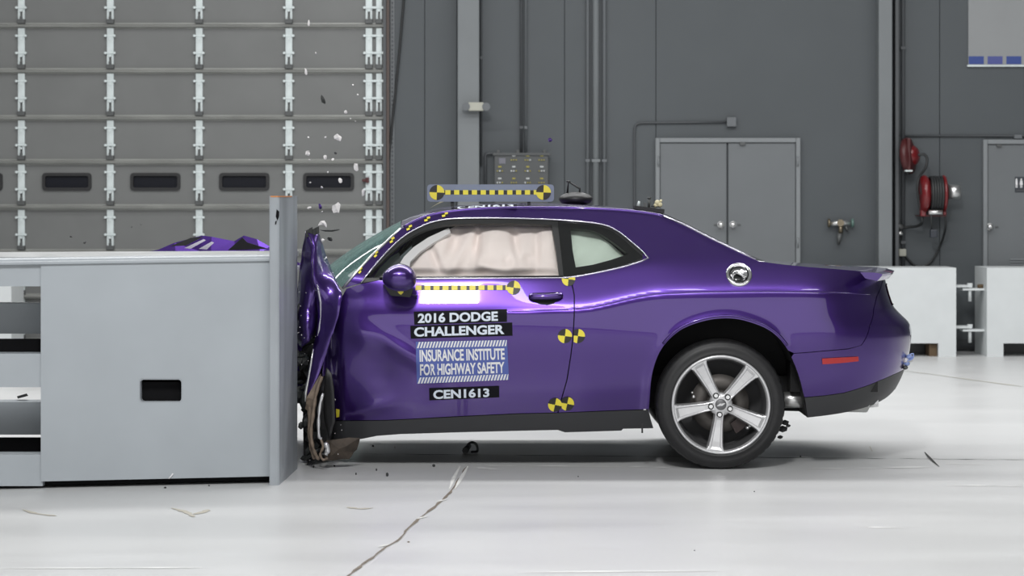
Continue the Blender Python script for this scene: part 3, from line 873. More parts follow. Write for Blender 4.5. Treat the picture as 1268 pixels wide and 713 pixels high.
M['marker_red'] = mat('red_side_marker', (0.42, 0.006, 0.008), rough=0.2, coat=0.6)
M['dust'] = mat('dusty_torn_metal', (0.22, 0.17, 0.13), rough=0.6, metal=0.3, noise=0.35, nscale=18)
M['brown_dust'] = mat('dusty_brown_rubber', (0.065, 0.05, 0.038), rough=0.8, noise=0.4, nscale=14)
M['white_bit'] = mat('white_fragment', (0.72, 0.70, 0.70), rough=0.6)
M['dark_bit'] = mat('dark_fragment', (0.02, 0.022, 0.022), rough=0.6)

def qx(X): return CX + X * K
def qy(Z): return HY + (H - Z) * K
def sp(u, k):
    """soft ramp: 0 below, u above, rounded over k"""
    t = np.clip(u / k, -40, 40)
    return k * np.logaddexp(0, t)
def sstep(x, a, b):
    t = np.clip((x - a) / (b - a), 0, 1)
    return t * t * (3 - 2 * t)
def smooth_curve(pts, n=400, sig=9):
    xs, ys = zip(*pts)
    x = np.linspace(xs[0], xs[-1], n)
    y = np.interp(x, xs, ys)
    k = np.exp(-0.5 * (np.arange(-3 * sig, 3 * sig + 1) / sig) ** 2); k /= k.sum()
    yp = np.pad(y, 3 * sig, mode='reflect', reflect_type='odd')
    return x, np.convolve(yp, k, 'valid')
BELT = smooth_curve([(380, 352), (450, 347), (700, 343), (775, 330), (805, 321.5), (860, 321.5), (941, 322.5), (1085, 332), (1200, 336)])
CREASE = smooth_curve([(380, 388), (560, 386.5), (640, 385.5), (728, 382), (760, 374.8), (784, 368.8), (812, 363.8), (860, 361.6), (950, 360.6), (1033, 362), (1096, 365), (1200, 368)], sig=5)
ARCH = cr([(803, 512), (804, 500), (807.5, 463), (819, 432), (842, 409), (873, 397), (903, 394), (928, 398.5), (953, 409), (971, 426), (984, 451), (993, 479), (1000, 517)], 6)
ARCH_A = np.array(cr(ARCH, 8))
# dents of the battered door front: (px, py, radius x, radius y, rotation, depth in m)
DENTS = [(448, 416, 22, 14, 0.5, -0.016), (505, 440, 42, 10, 0.55, -0.022), (470, 462, 30, 26, 0.3, 0.030), (430, 480, 26, 34, 0.0, 0.016),
         (520, 480, 22, 22, 0.4, 0.010), (455, 508, 34, 9, -0.25, -0.016),  (405, 440, 10, 60, 0, 0.03)]
def D(X, Z):
    """how far the side of the body lies inside its outermost plane (arrays, metres)"""
    x, y = qx(X), qy(Z)
    belt = np.interp(x, *BELT)
    cre = np.interp(x, *CREASE)
    d = 0.030 + 0 * x
    u = (cre - y) / K
    d = d + (0.35 + 0.20 * sstep(x, 600, 720)) * sp(u, 0.02)
    g = (belt - y) / K
    kk = 0.012 + 0.022 * sstep(x, 770, 880)
    d = d + (0.42 - 0.08 * sstep(x, 600, 720)) * sp(g, kk) + 0.028 * sstep(x, 715, 815)
    d = d + 0.004 * sstep(x, 560, 660) * sstep(cre + 0.3 - y, -2.6, 2.6)
    v = (y - 408) / K
    d = d + 0.40 * sp(v, 0.03) ** 2
    r2 = ((x - 905) / 150) ** 2 + ((y - 430) / 60) ** 2
    d = d - 0.020 * np.exp(-r2)
    dd = np.min(np.hypot(ARCH_A[:, 0][:, None] - np.ravel(x)[None, :], ARCH_A[:, 1][:, None] - np.ravel(y)[None, :]), axis=0).reshape(np.shape(x))
    d = d - 0.007 * np.exp(-(dd / 7.0) ** 2)
    w = 1 - sstep(x, 520, 600)
    for (cx, cy, rx, ry, rot, a) in DENTS:
        ux = (x - cx) * math.cos(rot) + (y - cy) * math.sin(rot)
        uy = -(x - cx) * math.sin(rot) + (y - cy) * math.cos(rot)
        d = d + a * np.exp(-((ux / rx) ** 2 + (uy / ry) ** 2))
    d = d + 0.06 * (1 - sstep(x, 395, 425)) * sstep(y, 350, 380)
    d = d + 0.085 * (np.maximum(515 - x, 0) / 115) ** 2 * sstep(y, 335, 372)
    return d
# rear end: the side plan curve wraps round the corner towards the centre line
SX0 = (985 - CX) / K
_rp = [(300, 1101), (331, 1101), (346, 1101), (362, 1104.5), (380, 1111), (391, 1122), (400, 1132), (412, 1134.5), (435, 1132), (455, 1127), (470, 1121), (485, 1113), (497, 1100), (510, 1080), (540, 1040)]
_rz = [H - (y - HY) * 14.62 / F for y, _ in _rp][::-1]
_rx = [(x - CX) * 14.62 / F for _, x in _rp][::-1]
RZ, RX = smooth_curve(list(zip(_rz, _rx)), 600, 7)
SN = 2.5
SL = 1.3
def MAP(S, Z, off=0.0):
    """surface point for arc position S (equal to X on the flank) and height Z"""
    S, Z = np.asarray(S, float), np.asarray(Z, float)
    t = np.clip((S - SX0) / SL, 0, 1)
    th = t * math.pi / 2
    xs = np.sin(th) ** (2 / SN)
    yi = 1 - np.clip(np.cos(th), 1e-9, 1) ** (2 / SN)
    XR = np.interp(Z, RZ, RX)
    X = np.where(S <= SX0, S, SX0 + (XR - SX0) * xs)
    d0 = D(np.minimum(X, SX0 + 0.35), Z)
    d = d0 * (1 - yi) + yi * HW
    return X, Y0 + d + off, Z
def INV(px, py, off=0.0):
    d = 0.05
    S = Z = 0
    for _ in range(10):
        Y = Y0 + d + off
        X = (px - CX) * Y / F
        Z = H - (py - HY) * Y / F
        if X <= SX0:
            S = X
        else:
            XR = float(np.interp(Z, RZ, RX))
            q = min(max((X - SX0) / (XR - SX0), 0), 0.995)
            S = SX0 + SL * math.asin(q ** (SN / 2)) / (math.pi / 2)
        y = MAP(np.array([S]), np.array([Z]))[1][0]
        d = d * 0.4 + (y - Y0) * 0.6
    return (S, Z)
def NORMALS(S, Z, offf):
    e = 0.002
    def p(s, z):
        x, y, zz = MAP(s, z)
        return np.stack([x, y + offf(s, z), zz], -1)
    a = p(S + e, Z) - p(S - e, Z)
    b = p(S, Z + e) - p(S, Z - e)
    n = np.cross(a, b)
    n /= np.maximum(np.linalg.norm(n, axis=-1, keepdims=True), 1e-12)
    return n
def npin(poly, P_):
    poly = np.asarray(poly)
    x, y = P_[:, 0], P_[:, 1]
    c = np.zeros(len(P_), bool)
    x0, y0 = poly[:, 0], poly[:, 1]
    x1, y1 = np.roll(x0, 1), np.roll(y0, 1)
    for i in range(len(poly)):
        if y0[i] == y1[i]:
            continue
        m = ((y0[i] > y) != (y1[i] > y)) & (x < (x1[i] - x0[i]) * (y - y0[i]) / (y1[i] - y0[i]) + x0[i])
        c ^= m
    return c
def ndist(poly, P_):
    poly = np.asarray(poly)
    best = np.full(len(P_), 1e9)
    for i in range(len(poly)):
        a, b = poly[i - 1], poly[i]
        ab = b - a
        t = np.clip(((P_ - a) @ ab) / max(ab @ ab, 1e-12), 0, 1)
        best = np.minimum(best, np.linalg.norm(P_ - (a + t[:, None] * ab), axis=1))
    return best
def dense(lp, cell):
    out = []
    for i in range(len(lp)):
        a, b = np.array(lp[i - 1]), np.array(lp[i])
        n = max(1, int(np.ceil(np.linalg.norm(b - a) / cell)))
        for k in range(n):
            out.append(tuple(a + (b - a) * k / n))
    return out
def panel(name, loop, m, parent, holes=(), cell=0.016, off=0.0, flange=0.02, mirror=False, raw=False, offf=None, matf=None, smooth_n=True, fdir=None):
    """a piece of the body skin: outline in picture points on the flank, meshed on the body surface"""
    base = offf
    fo = (lambda s, z: off + 0 * s) if base is None else (lambda s, z: off + base(s, z))
    loops = []
    for lp in [loop] + list(holes):
        q = [p if raw else INV(p[0], p[1], off) for p in lp]
        loops.append(dense(q, cell))
    A = np.array(loops[0])
    x0, z0 = A.min(0); x1, z1 = A.max(0)
    gx, gz = np.arange(x0, x1, cell), np.arange(z0, z1, cell)
    G = np.stack(np.meshgrid(gx, gz), -1)
    G[1::2, :, 0] += cell / 2
    G = G.reshape(-1, 2)
    keep = npin(A, G) & (ndist(A, G) > cell * 0.55)
    for h in loops[1:]:
        keep &= ~npin(h, G) & (ndist(h, G) > cell * 0.55)
    G = G[keep]
    vs, edges = [], []
    for lp in loops:
        s = len(vs)
        vs += lp
        edges += [(s + i, s + (i + 1) % len(lp)) for i in range(len(lp))]
    nb = len(vs)
    allv = [Vector(v) for v in vs] + [Vector(v) for v in G]
    rv, re_, rf = geometry.delaunay_2d_cdt(allv, edges, [], 0, 1e-7)[:3]
    R_ = np.array([(v.x, v.y) for v in rv])
    T = np.array([f for f in rf if len(f) == 3])
    C = R_[T].mean(1)
    ok = npin(A, C)
    for h in loops[1:]:
        ok &= ~npin(h, C)
    T = T[ok]
    S, Z = R_[:, 0], R_[:, 1]
    X, Y, Zz = MAP(S, Z)
    Y = Y + fo(S, Z)
    V = np.stack([X, Y, Zz], -1)
    N = NORMALS(S, Z, fo)
    # outward normal points to the camera side (-Y) on the flank
    tri = V[T]
    fn = np.cross(tri[:, 1] - tri[:, 0], tri[:, 2] - tri[:, 0])
    flip = (fn * N[T[:, 0]]).sum(1) < 0
    T[flip] = T[flip][:, ::-1]
    verts = V.tolist(); norms = N.tolist(); faces = T.tolist()
    if flange:
        cnt = {}
        for f in T:
            for i in range(3):
                e = (f[i], f[(i + 1) % 3])
                cnt[e] = cnt.get(e, 0) + 1
        for (i, j) in list(cnt):
            if (j, i) not in cnt:
                a, b = V[i], V[j]
                na, nb_ = N[i], N[j]
                k = len(verts)
                en = np.cross(b - a, na); en = -en / max(np.linalg.norm(en), 1e-9)
                en = -en
                fa, fb = (na * -flange, nb_ * -flange) if fdir is None else (np.array(fdir) * flange,) * 2
                verts += [a.tolist(), b.tolist(), (b + fb).tolist(), (a + fa).tolist()]
                norms += [en.tolist()] * 4
                faces.append([k + 3, k + 2, k + 1, k])
    if mirror:
        for v in verts:
            v[1] = 2 * YC - v[1]
            v[2] -= 0.03
        for n_ in norms: n_[1] = -n_[1]
        faces = [f[::-1] for f in faces]
    me = bpy.data.meshes.new(name)
    me.from_pydata(verts, [], faces)
    for p in me.polygons:
        p.use_smooth = True
    if matf is not None:
        Cz = R_[T].mean(1)
        for i, c in enumerate(Cz):
            me.polygons[i].material_index = matf(c)
    me.validate()
    if smooth_n:
        me.normals_split_custom_set_from_vertices(norms)
    return link(name, me, m, parent)
def PT(px, py, off=0.0):
    """point on the flank seen at (px, py)"""
    s, z = INV(px, py, off)
    x, y, z = MAP(np.array([s]), np.array([z]))
    return Vector((x[0], y[0] + off, z[0]))
def decal(name, loop, m, parent, off=-0.003, cell=0.03, holes=()):
    return panel(name, loop, m, parent, cell=cell, off=off, flange=0.0, holes=holes)
def rope(name, pts, r, m, parent, off=-0.002):
    return MB().tube([PT(x, y, off) for x, y in pts], r, seg=8).build(name, m, parent)

car = thing('car', P(760, 500, 14.9) * 1, 'wrecked purple two-door coupe with its nose crushed against the grey barrier', 'car')
car.location = (wx(760, 14.9), 14.9, 0)
# ---- outlines on the flank (picture points)
ROOF_EDGE = cr([(497, 283.5), (508, 277), (522, 270.5), (545, 264), (600, 258.5), (690, 257.5), (760, 260), (800, 264), (822, 268.5), (850, 280.5), (880, 296), (912, 311), (940, 323.5)], 3)
DLO_TOP = cr([(446, 350.5), (470, 322), (486, 305), (501, 292), (520, 281), (539, 274), (564, 270.5), (618, 270), (687, 272), (738, 276.5), (760, 283.5), (780, 298), (805, 320)], 3)
DLO_BOT = cr([(805, 320), (775, 329.5), (745, 336.5), (719, 341.5), (706, 343.3)], 3)[1:]
uniside = ([(427, 356.5), (440, 341), (460, 318.5), (485, 295.5)] + ROOF_EDGE + [(970, 327.5), (1000, 330.5), (1040, 333.5), (1085, 338), (1094, 341)]
           + [(1090, 356), (1085, 367), (1081, 388), (1076, 404), (1071, 420), (1066, 427.5), (1050, 431.5), (1020, 434), (983, 437)]
           + [p for p in ARCH[::-1] if p[1] < 436 or p[0] < 900][0:] )
# keep only the arch run between the bumper seam and the sill
i0 = uniside.index((983, 437))
arch_run = [p for p in ARCH[::-1] if not (p[0] > 900 and p[1] >= 436)]
uniside = uniside[:i0 + 1] + arch_run + [(803, 506.5), (740, 508.6), (691.5, 510.6), (695.5, 495.5), (702.8, 470), (707.5, 440), (710, 420), (711.8, 390), (711.8, 365), (707.5, 344)] + DLO_BOT[::-1] + DLO_TOP[::-1][1:]
seen_ = []
for p in uniside:
    if not seen_ or abs(seen_[-1][0] - p[0]) + abs(seen_[-1][1] - p[1]) > 0.5:
        seen_.append(p)
uniside = seen_
qp = panel('body_side', uniside, M['paint'], car, cell=0.0105)
panel('body_side', uniside, M['paint'], car, mirror=True, cell=0.05)
door_loop = [(690.3, 510.6), (694.3, 495), (701.4, 470), (706.2, 440), (708.7, 420), (710.4, 390), (710.4, 365), (706.2, 345), (697, 344.3), (600, 344.6), (517, 345), (470, 347), (447, 351.5), (429, 357.5), (424, 366), (420, 380), (414, 400), (407, 420), (402, 440), (399, 460), (400, 490), (403, 519), (440, 520.2), (478, 519.8), (560, 515.5), (640, 511.6)]
door = panel('door', door_loop, M['paint'], car, cell=0.013)
panel('door', door_loop, M['paint'], car, mirror=True, cell=0.05)
# rear fascia in surface coordinates: from the seam round to the centre line, and its mirror
seam = [(1094, 341), (1090, 356), (1085, 367), (1081, 388), (1076, 404), (1071, 420), (1066, 427.5), (1050, 431.5), (1020, 434), (983, 437)]
fas_l = [INV(x + (1.0 if i < 7 else 0), y + (0.9 if i >= 7 else 0)) for i, (x, y) in enumerate(seam)]
arch_r = [p for p in ARCH if p[0] > 900 and 438 < p[1] < 490]
val_top = [(996.2, 491.5), (1020, 489.5), (1045, 486), (1070, 478.5), (1090, 470.5), (1106, 463.5), (1116, 459)]
val_top_s = [INV(*p) for p in val_top]
smax = SX0 + SL
zt_, zv = fas_l[0][1], val_top_s[-1][1]
rear = fas_l[::-1]
fascia = [fas_l[-1]] + [INV(*p) for p in arch_r] + val_top_s + [(smax, zv + 0.02), (smax, zt_)] + fas_l[:-1]
for mr_ in (False, True):
    rb = panel('rear_bumper', fascia, M['paint'], car, raw=True, mirror=mr_, cell=0.016 if not mr_ else 0.04, flange=0.015)
    if not mr_:
        bumper = rb
val_bot = [(1000, 517), (1020, 514.7), (1040, 511.8), (1062, 507), (1082, 501), (1098, 492.5), (1108, 483)]
vb_s = [INV(*p) for p in val_bot]
val = [INV(996.6, 493)] + [INV(998.5, 505)] + vb_s + [(smax, vb_s[-1][1] - 0.0), (smax, zv + 0.015)] + [(s, z - 0.004) for s, z in val_top_s[::-1]]
for mr_ in (False, True):
    panel('rear_valance', val, M['sill'], car, raw=True, mirror=mr_, cell=0.02 if not mr_ else 0.05, off=0.004, flange=0.03)
# bumper corner crease line and reflector; crease and lip beads added to catch highlights
rope('crease_line', [(x, float(np.interp(x, *CREASE)) + .3) for x in range(590, 709, 6)], [0.0008 + 0.0022 * min(1, i / 8) for i in range(20)], M['paint'], door, 0.0005)
rope('crease_line', [(x, float(np.interp(x, *CREASE)) + .3) for x in range(713, 1078, 7)], 0.003, M['paint'], car, 0.0005)
rope('arch_lip', [(892 + (x - 892) * 1.018, 500 + (y - 500) * 1.028) for x, y in ARCH if y < 432], 0.008, M['paint'], car, 0.0015)
decal('side_marker', [(1017.8, 443.8), (1040, 442.6), (1063, 441.4), (1063.3, 447.2), (1040, 449.6), (1018.5, 451)], M['marker_red'], bumper, -0.006, 0.02)
# tail lamps and plate of the rear (seen from behind)
def fasc_rect(name, s0, s1, z0, z1, m, off=-0.0):
    for mr_ in (False, True):
        lp = [(s0, z0), (s1, z0), (s1, z1), (s0, z1)]
        panel(name, lp, m, bumper, raw=True, mirror=mr_, off=0.0, cell=0.03, flange=-0.006)
fasc_rect('tail_lamp', SX0 + 1.0, smax - 0.08, 0.90, 1.02, M['marker_red'])
# ---- sill
sill_l = [(402, 520.5), (440, 521), (478, 520.6), (560, 516.4), (640, 512.5), (691, 511.3), (740, 509.5), (803, 507.3), (806, 520), (809, 529.6), (772, 530.2), (770, 532.5), (735, 533.6), (700, 534.6), (691, 531.7), (640, 532.8), (560, 534.8), (495, 536.8), (466, 539), (446, 543), (420, 544.5), (404, 545.5)]
panel('sill', sill_l, M['sill'], car, off=0.004, flange=0.10, cell=0.03, fdir=(0, 1, -0.12))
panel('sill', sill_l, M['sill'], car, off=0.004, flange=0.10, cell=0.06, mirror=True, fdir=(0, 1, -0.12))
# ---- window surround, panes, airbags
g1 = cr([(453, 344), (466, 331), (482, 315), (500, 299.5), (518, 288.5), (538, 281), (560, 277.8), (620, 276.5), (665, 277.3), (683, 278.5)], 3) + [(688.5, 310), (692.3, 341), (600, 341.6), (517, 342.2), (470, 343.5)]
g2 = cr([(706.5, 283), (731, 285), (746, 291), (762, 302), (778, 314.5)], 3) + [(757, 321.5), (735, 327.5), (713, 331)] + [(709, 310)]
dlo = [(447, 350.6)] + DLO_TOP[1:] + DLO_BOT + [(697, 344), (600, 344.2), (517, 344.6), (470, 346.6)]
seal = panel('window_surround', dlo, M['seal'], car, holes=[g1, g2], off=0.008, cell=0.03, flange=0.02)
panel('window_surround', dlo, M['seal'], car, holes=[g1, g2], off=0.008, cell=0.06, flange=0.02, mirror=True)
part(panel('window_pane', [(x, y) for x, y in g1], M['glass'], car, off=0.016, cell=0.05, flange=0), 'clear front side window')
part(panel('window_pane', [(x, y) for x, y in g2], M['glass_green'], car, off=0.016, cell=0.05, flange=0), 'small rear quarter window')
panel('window_pane', g1, M['glass_green'], car, off=0.016, cell=0.08, flange=0, mirror=True)
panel('window_pane', g2, M['glass_green'], car, off=0.016, cell=0.08, flange=0, mirror=True)
blackq = [(690.5, 273), (736, 278), (757, 285), (774, 298), (797, 318.5), (770, 328.3), (740, 335.5), (716, 340.5), (698, 342.3)]
decal('quarter_surround', blackq, M['black_gloss'], car, 0.006, 0.04, holes=[g2])
rope('bright_moulding', [(447, 350)] + DLO_TOP[1:-1] + [(803, 319.6)] + DLO_BOT[:-1] + [(700, 343.8), (600, 344.4), (517, 344.8), (480, 346.4)], 0.0045, M['moulding'], car, -0.001)
rope('belt_strip', [(697, 342.2), (600, 342.6), (517, 343.2), (470, 344.6)], 0.006, M['black_gloss'], car, 0.0)
def folds(s, z):
    x, y = qx(s), qy(z)
    o = 0.020 * np.sin((x - 470) / 13.0 + 0.8 * np.sin(y / 14))
    o = o + 0.010 * np.sin((x + y * 0.8) / 7.3 + np.sin(x / 23.0) * 2)
    o = o + 0.016 * np.cos((x - 545) / 40.0) - 0.03 * np.exp(-(((x - 620) / 110) ** 2 + ((y - 310) / 30) ** 2))
    for (cx, cy, rx, ry, rot, a) in ((556, 305, 16, 22, 0.5, -0.03), (560, 307, 8, 16, 0.4, 0.03), (655, 322, 9, 8, 0, 0.02), (628, 324, 7, 8, 0, 0.02), (600, 330, 18, 6, .2, -.02),
                                     (590, 300, 4, 26, .1, .02), (638, 300, 5, 26, -.15, .022), (665, 306, 5, 30, 0, .016), (535, 318, 5, 24, -.4, .02)):
        ux = (x - cx) * math.cos(rot) + (y - cy) * math.sin(rot)
        uy = -(x - cx) * math.sin(rot) + (y - cy) * math.cos(rot)
        o = o + 1.7 * a * np.exp(-((ux / rx) ** 2 + (uy / ry) ** 2))
    e = np.minimum.reduce([y - 274, 344 - y, 698 - x])
    o = o + 0.05 * (1 - sstep(e, 0, 12))
    return o
bag = [(520, 347), (503, 335), (504, 326), (512, 315), (522, 306), (535, 300), (548, 293), (556, 284), (566, 279), (620, 277.5), (690, 278), (696, 300), (698, 347)]
part(panel('side_airbag', bag, M['airbag'], car, off=0.135, cell=0.011, flange=0.03, offf=folds), 'inflated pinkish curtain airbag filling the door window')
bag_f = [(505, 345), (493, 343), (494, 328), (500, 318), (512, 306), (530, 294), (556, 282), (558, 288), (536, 301), (520, 312), (508, 324)]
part(panel('airbag_tether', bag_f, M['white_bit'], car, off=0.07, cell=0.03, flange=0.02), 'white airbag strap along the windscreen pillar')
def folds2(s, z):
    x, y = qx(s), qy(z)
    return 0.02 * np.sin((x + y) / 9.0) + 0.012 * np.sin(y / 6.0 + x / 15.0)
part(panel('side_airbag', [(706, 285), (722, 285), (738, 289), (758, 303), (768, 312), (774, 318), (745, 327), (716, 333), (706, 334)], M['airbag2'], car, off=0.10, cell=0.02, flange=0.03, offf=folds2), 'pale curtain airbag behind the rear quarter window')
part(panel('dash_trim', [(462, 345), (470, 332), (484, 318), (494, 312), (496, 322), (490, 345)], M['zinc_dark'], car, off=0.16, cell=0.04, flange=0.02), 'dark broken trim behind the door mirror')
# ---- roof, windscreen, rear window, deck
def loft(name, edges, centres, m, parent, nv=24, pw=2.2, px_pow=2.0, roll=0.0):
    """cross car surface: near-edge points, centre-line points, mirrored about the centre line"""
    mb = MB()
    rows = []
    for e, c in zip(edges, centres):
        row = []
        hw = YC - e.y
        for k in range(nv + 1):
            v = -1 + 2 * k / nv
            a = abs(v)
            x = c.x + (e.x - c.x) * a ** px_pow
            z = c.z + (e.z - roll * (v > 0) - c.z) * a ** pw
            row.append(mb.bm.verts.new((x, YC + v * hw, z)))
        rows.append(row)
    for A, B in zip(rows, rows[1:]):
        for k in range(nv):
            mb.bm.faces.new((A[k], A[k + 1], B[k + 1], B[k]))
    return mb.build(name, m, parent, smooth=True)
def resample(pts, n):
    pts = np.array(pts, float)
    s = np.r_[0, np.cumsum(np.linalg.norm(np.diff(pts, axis=0), axis=1))]
    q = np.linspace(0, s[-1], n)
    return [tuple(np.interp(q, s, pts[:, i]) for i in range(pts.shape[1])) for q in [np.array(v) for v in q]]
re_pts = resample([p for p in ROOF_EDGE if p[0] <= 823], 26)
rc_pts = resample(cr([(499, 272.5), (510, 267.5), (528, 261.5), (548, 256.5), (600, 252), (660, 251), (700, 252), (760, 255.5), (800, 259.5), (821, 263.5)], 4), 26)
roof = loft('roof', [PT(x, y, 0.0) for x, y in re_pts], [P(x, y, YC) for x, y in rc_pts], M['paint'], car)
rope('roof_highlight_bead', [p for p in ROOF_EDGE if 497 < p[0] <= 822], 0.011, M['paint'], car, 0.007)  # bead added on the roof edge to catch a bright highlight line
we = resample([(424.5, 356.5), (440, 339), (460, 317), (484, 294.5), (496.5, 283)], 12)
wc = resample([(404, 332), (425, 316), (448, 300.5), (474, 285.5), (499, 272.5)], 12)
wind = part(loft('windscreen', [PT(x, y, 0.004) for x, y in we], [P(x, y, YC) for x, y in wc], M['windshield'], car, px_pow=3.0, pw=3.0), 'cracked green windscreen')
rope('windscreen_moulding', [(424, 357), (440, 338.6), (460, 316.6), (484, 294), (496, 283)], 0.0075, M['nickel'], car, 0.002)
he = resample([(496.5, 283.2), (508, 276.8)], 4)
r1 = resample([(822, 268.5), (850, 280.5), (880, 296), (912, 311), (939, 323)], 12)
r2 = resample([(821, 263.5), (850, 277), (880, 292.5), (912, 309), (944, 322)], 12)
part(loft('rear_window', [PT(x, y, 0.004) for x, y in r1], [P(x, y, YC) for x, y in r2], M['black_gloss'], car), 'dark sloping rear window')
rope('rear_window_highlight', [(822, 267.6), (850, 279.6), (880, 295), (912, 310.2), (936, 321)], 0.006, M['moulding'], car, -0.002)  # bright rope stands for the highlight along the rear pillar edge
d1 = resample([(940, 323.5), (970, 327.5), (1000, 330.5), (1040, 333.5), (1085, 338), (1096, 341.5)], 12)
d2_ = resample([(944, 322), (975, 324.5), (1000, 326.5), (1040, 328.8), (1080, 330.8), (1098, 332)], 12)
deck = loft('boot_lid', [PT(x, y) for x, y in d1], [P(x, y, YC) for x, y in d2_], M['paint'], car, roll=0.03)
# spoiler lip
mb = MB()
rows = []
for k in range(17):
    v = -1 + k / 8
    row = []
    for (x, y) in ((1074, 330.8), (1090, 331.2), (1100, 333.0), (1099, 335.5), (1094, 341), (1080, 338)):
        p = P(x, y, YC)
        row.append(mb.bm.verts.new((p.x - 0.16 * abs(v) ** 2.5, YC + v * 0.84, p.z - (0.004 if v < 0 else 0.045) * abs(v) ** 2.2)))
    rows.append(row)
for A, B in zip(rows, rows[1:]):
    for k in range(6):
        mb.bm.faces.new((A[k], A[(k + 1) % 6], B[(k + 1) % 6], B[k]))
mb.bm.faces.new(rows[0]); mb.bm.faces.new(rows[-1][::-1])
mb.build('spoiler_lip', M['paint'], deck)
# test number lying flat on the roof, readable from the side of the car
def roof_z(x, y):
    v = min(abs(y - YC), 0.62)
    best = min(range(len(re_pts)), key=lambda k: abs(P(*re_pts[k], 14.3).x - x))
    e_, c_ = PT(*re_pts[best]), P(*rc_pts[best], YC)
    hw_ = YC - e_.y
    return c_.z + (e_.z - c_.z) * (v / hw_) ** 2.2
rx0, rx1, ry0, ry1 = wx(566, 14.5), wx(636, 14.5), 14.42, 14.58
mb = MB()
N_ = 10
low = [mb.bm.verts.new((rx0 - .02 + (rx1 - rx0 + .04) * k / N_, ry0 - .02, roof_z(rx0 + (rx1 - rx0) * k / N_, ry0 - .02) + .003)) for k in range(N_ + 1)]
upp = [mb.bm.verts.new((rx0 - .02 + (rx1 - rx0 + .04) * k / N_, ry1 + .02, roof_z(rx0 + (rx1 - rx0) * k / N_, ry1 + .02) + .003)) for k in range(N_ + 1)]
for k in range(N_):
    mb.bm.faces.new((low[k], low[k + 1], upp[k + 1], upp[k]))
roof_plate = part(mb.build('roof_number_plate', M['sticker_black'], roof), 'black sticker with the test number on the roof')
ROOF_TEXT = ((rx0, rx1), (ry0, ry1))
# ---- underbody, liner, inner sheets
X_ = lambda px: (px - CX) / K
MB().box(X_(430), X_(800), Y0 + 0.27, 2 * YC - Y0 - 0.27, 0.21, 0.33).build('floor_pan', M['liner'], car)
MB().box(X_(800), X_(1090), Y0 + 0.42, 2 * YC - Y0 - 0.42, 0.34, 0.5).build('floor_pan', M['liner'], car)
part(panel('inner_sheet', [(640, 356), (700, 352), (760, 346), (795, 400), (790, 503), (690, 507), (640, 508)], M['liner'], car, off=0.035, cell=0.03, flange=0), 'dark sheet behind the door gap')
arc_in = ARCH
mb = MB()
rows = []
for i, (x, y) in enumerate(ARCH):
    p = PT(x, y, 0.004)
    rows.append((mb.bm.verts.new(p), mb.bm.verts.new(p + Vector((0, 0.42, 0)))))
for a, b in zip(rows, rows[1:]):
    mb.bm.faces.new((a[0], a[1], b[1], b[0]))
mb.bm.faces.new([r_[1] for r_ in rows])
mb.build('wheel_liner', M['liner'], car, smooth=False)
o = mb = None
MB().box(X_(985), X_(1095), Y0 + 0.25, 2 * YC - Y0 - 0.25, 0.42, 0.66).build('rear_crossmember', M['liner'], car)
part(MB().cyl((X_(968), Y0 + 0.33, 0.365), (X_(1012), Y0 + 0.33, 0.375), 0.045, 0.05, seg=18).cyl((X_(1010), Y0 + 0.33, 0.375), (X_(1085), Y0 + 0.4, 0.36), 0.07, seg=18).build('exhaust', M['nickel'], car), 'silver exhaust pipe under the tail')
MB().cyl((X_(1085), Y0 + 0.42, 0.36), (X_(1100), Y0 + 0.42, 0.365), 0.045, seg=16).build('tail_pipe', M['chrome'], car)
MB().box(X_(795.5), X_(797.5), Y0 + .1, Y0 + .12, 0.20, 0.25).build('jack_clip', M['black'], car)
MB().box(X_(430), X_(470), Y0 + .3, 2 * YC - Y0 - .3, 0.8, 1.0).build('dashboard', M['black'], car)
MB().box(X_(505), X_(800), Y0 + .58, Y0 + .60, 0.9, 1.40).build('cabin_dark_sheet', M['liner'], car)  # added upright dark sheet behind the airbags, keeps the cabin dark
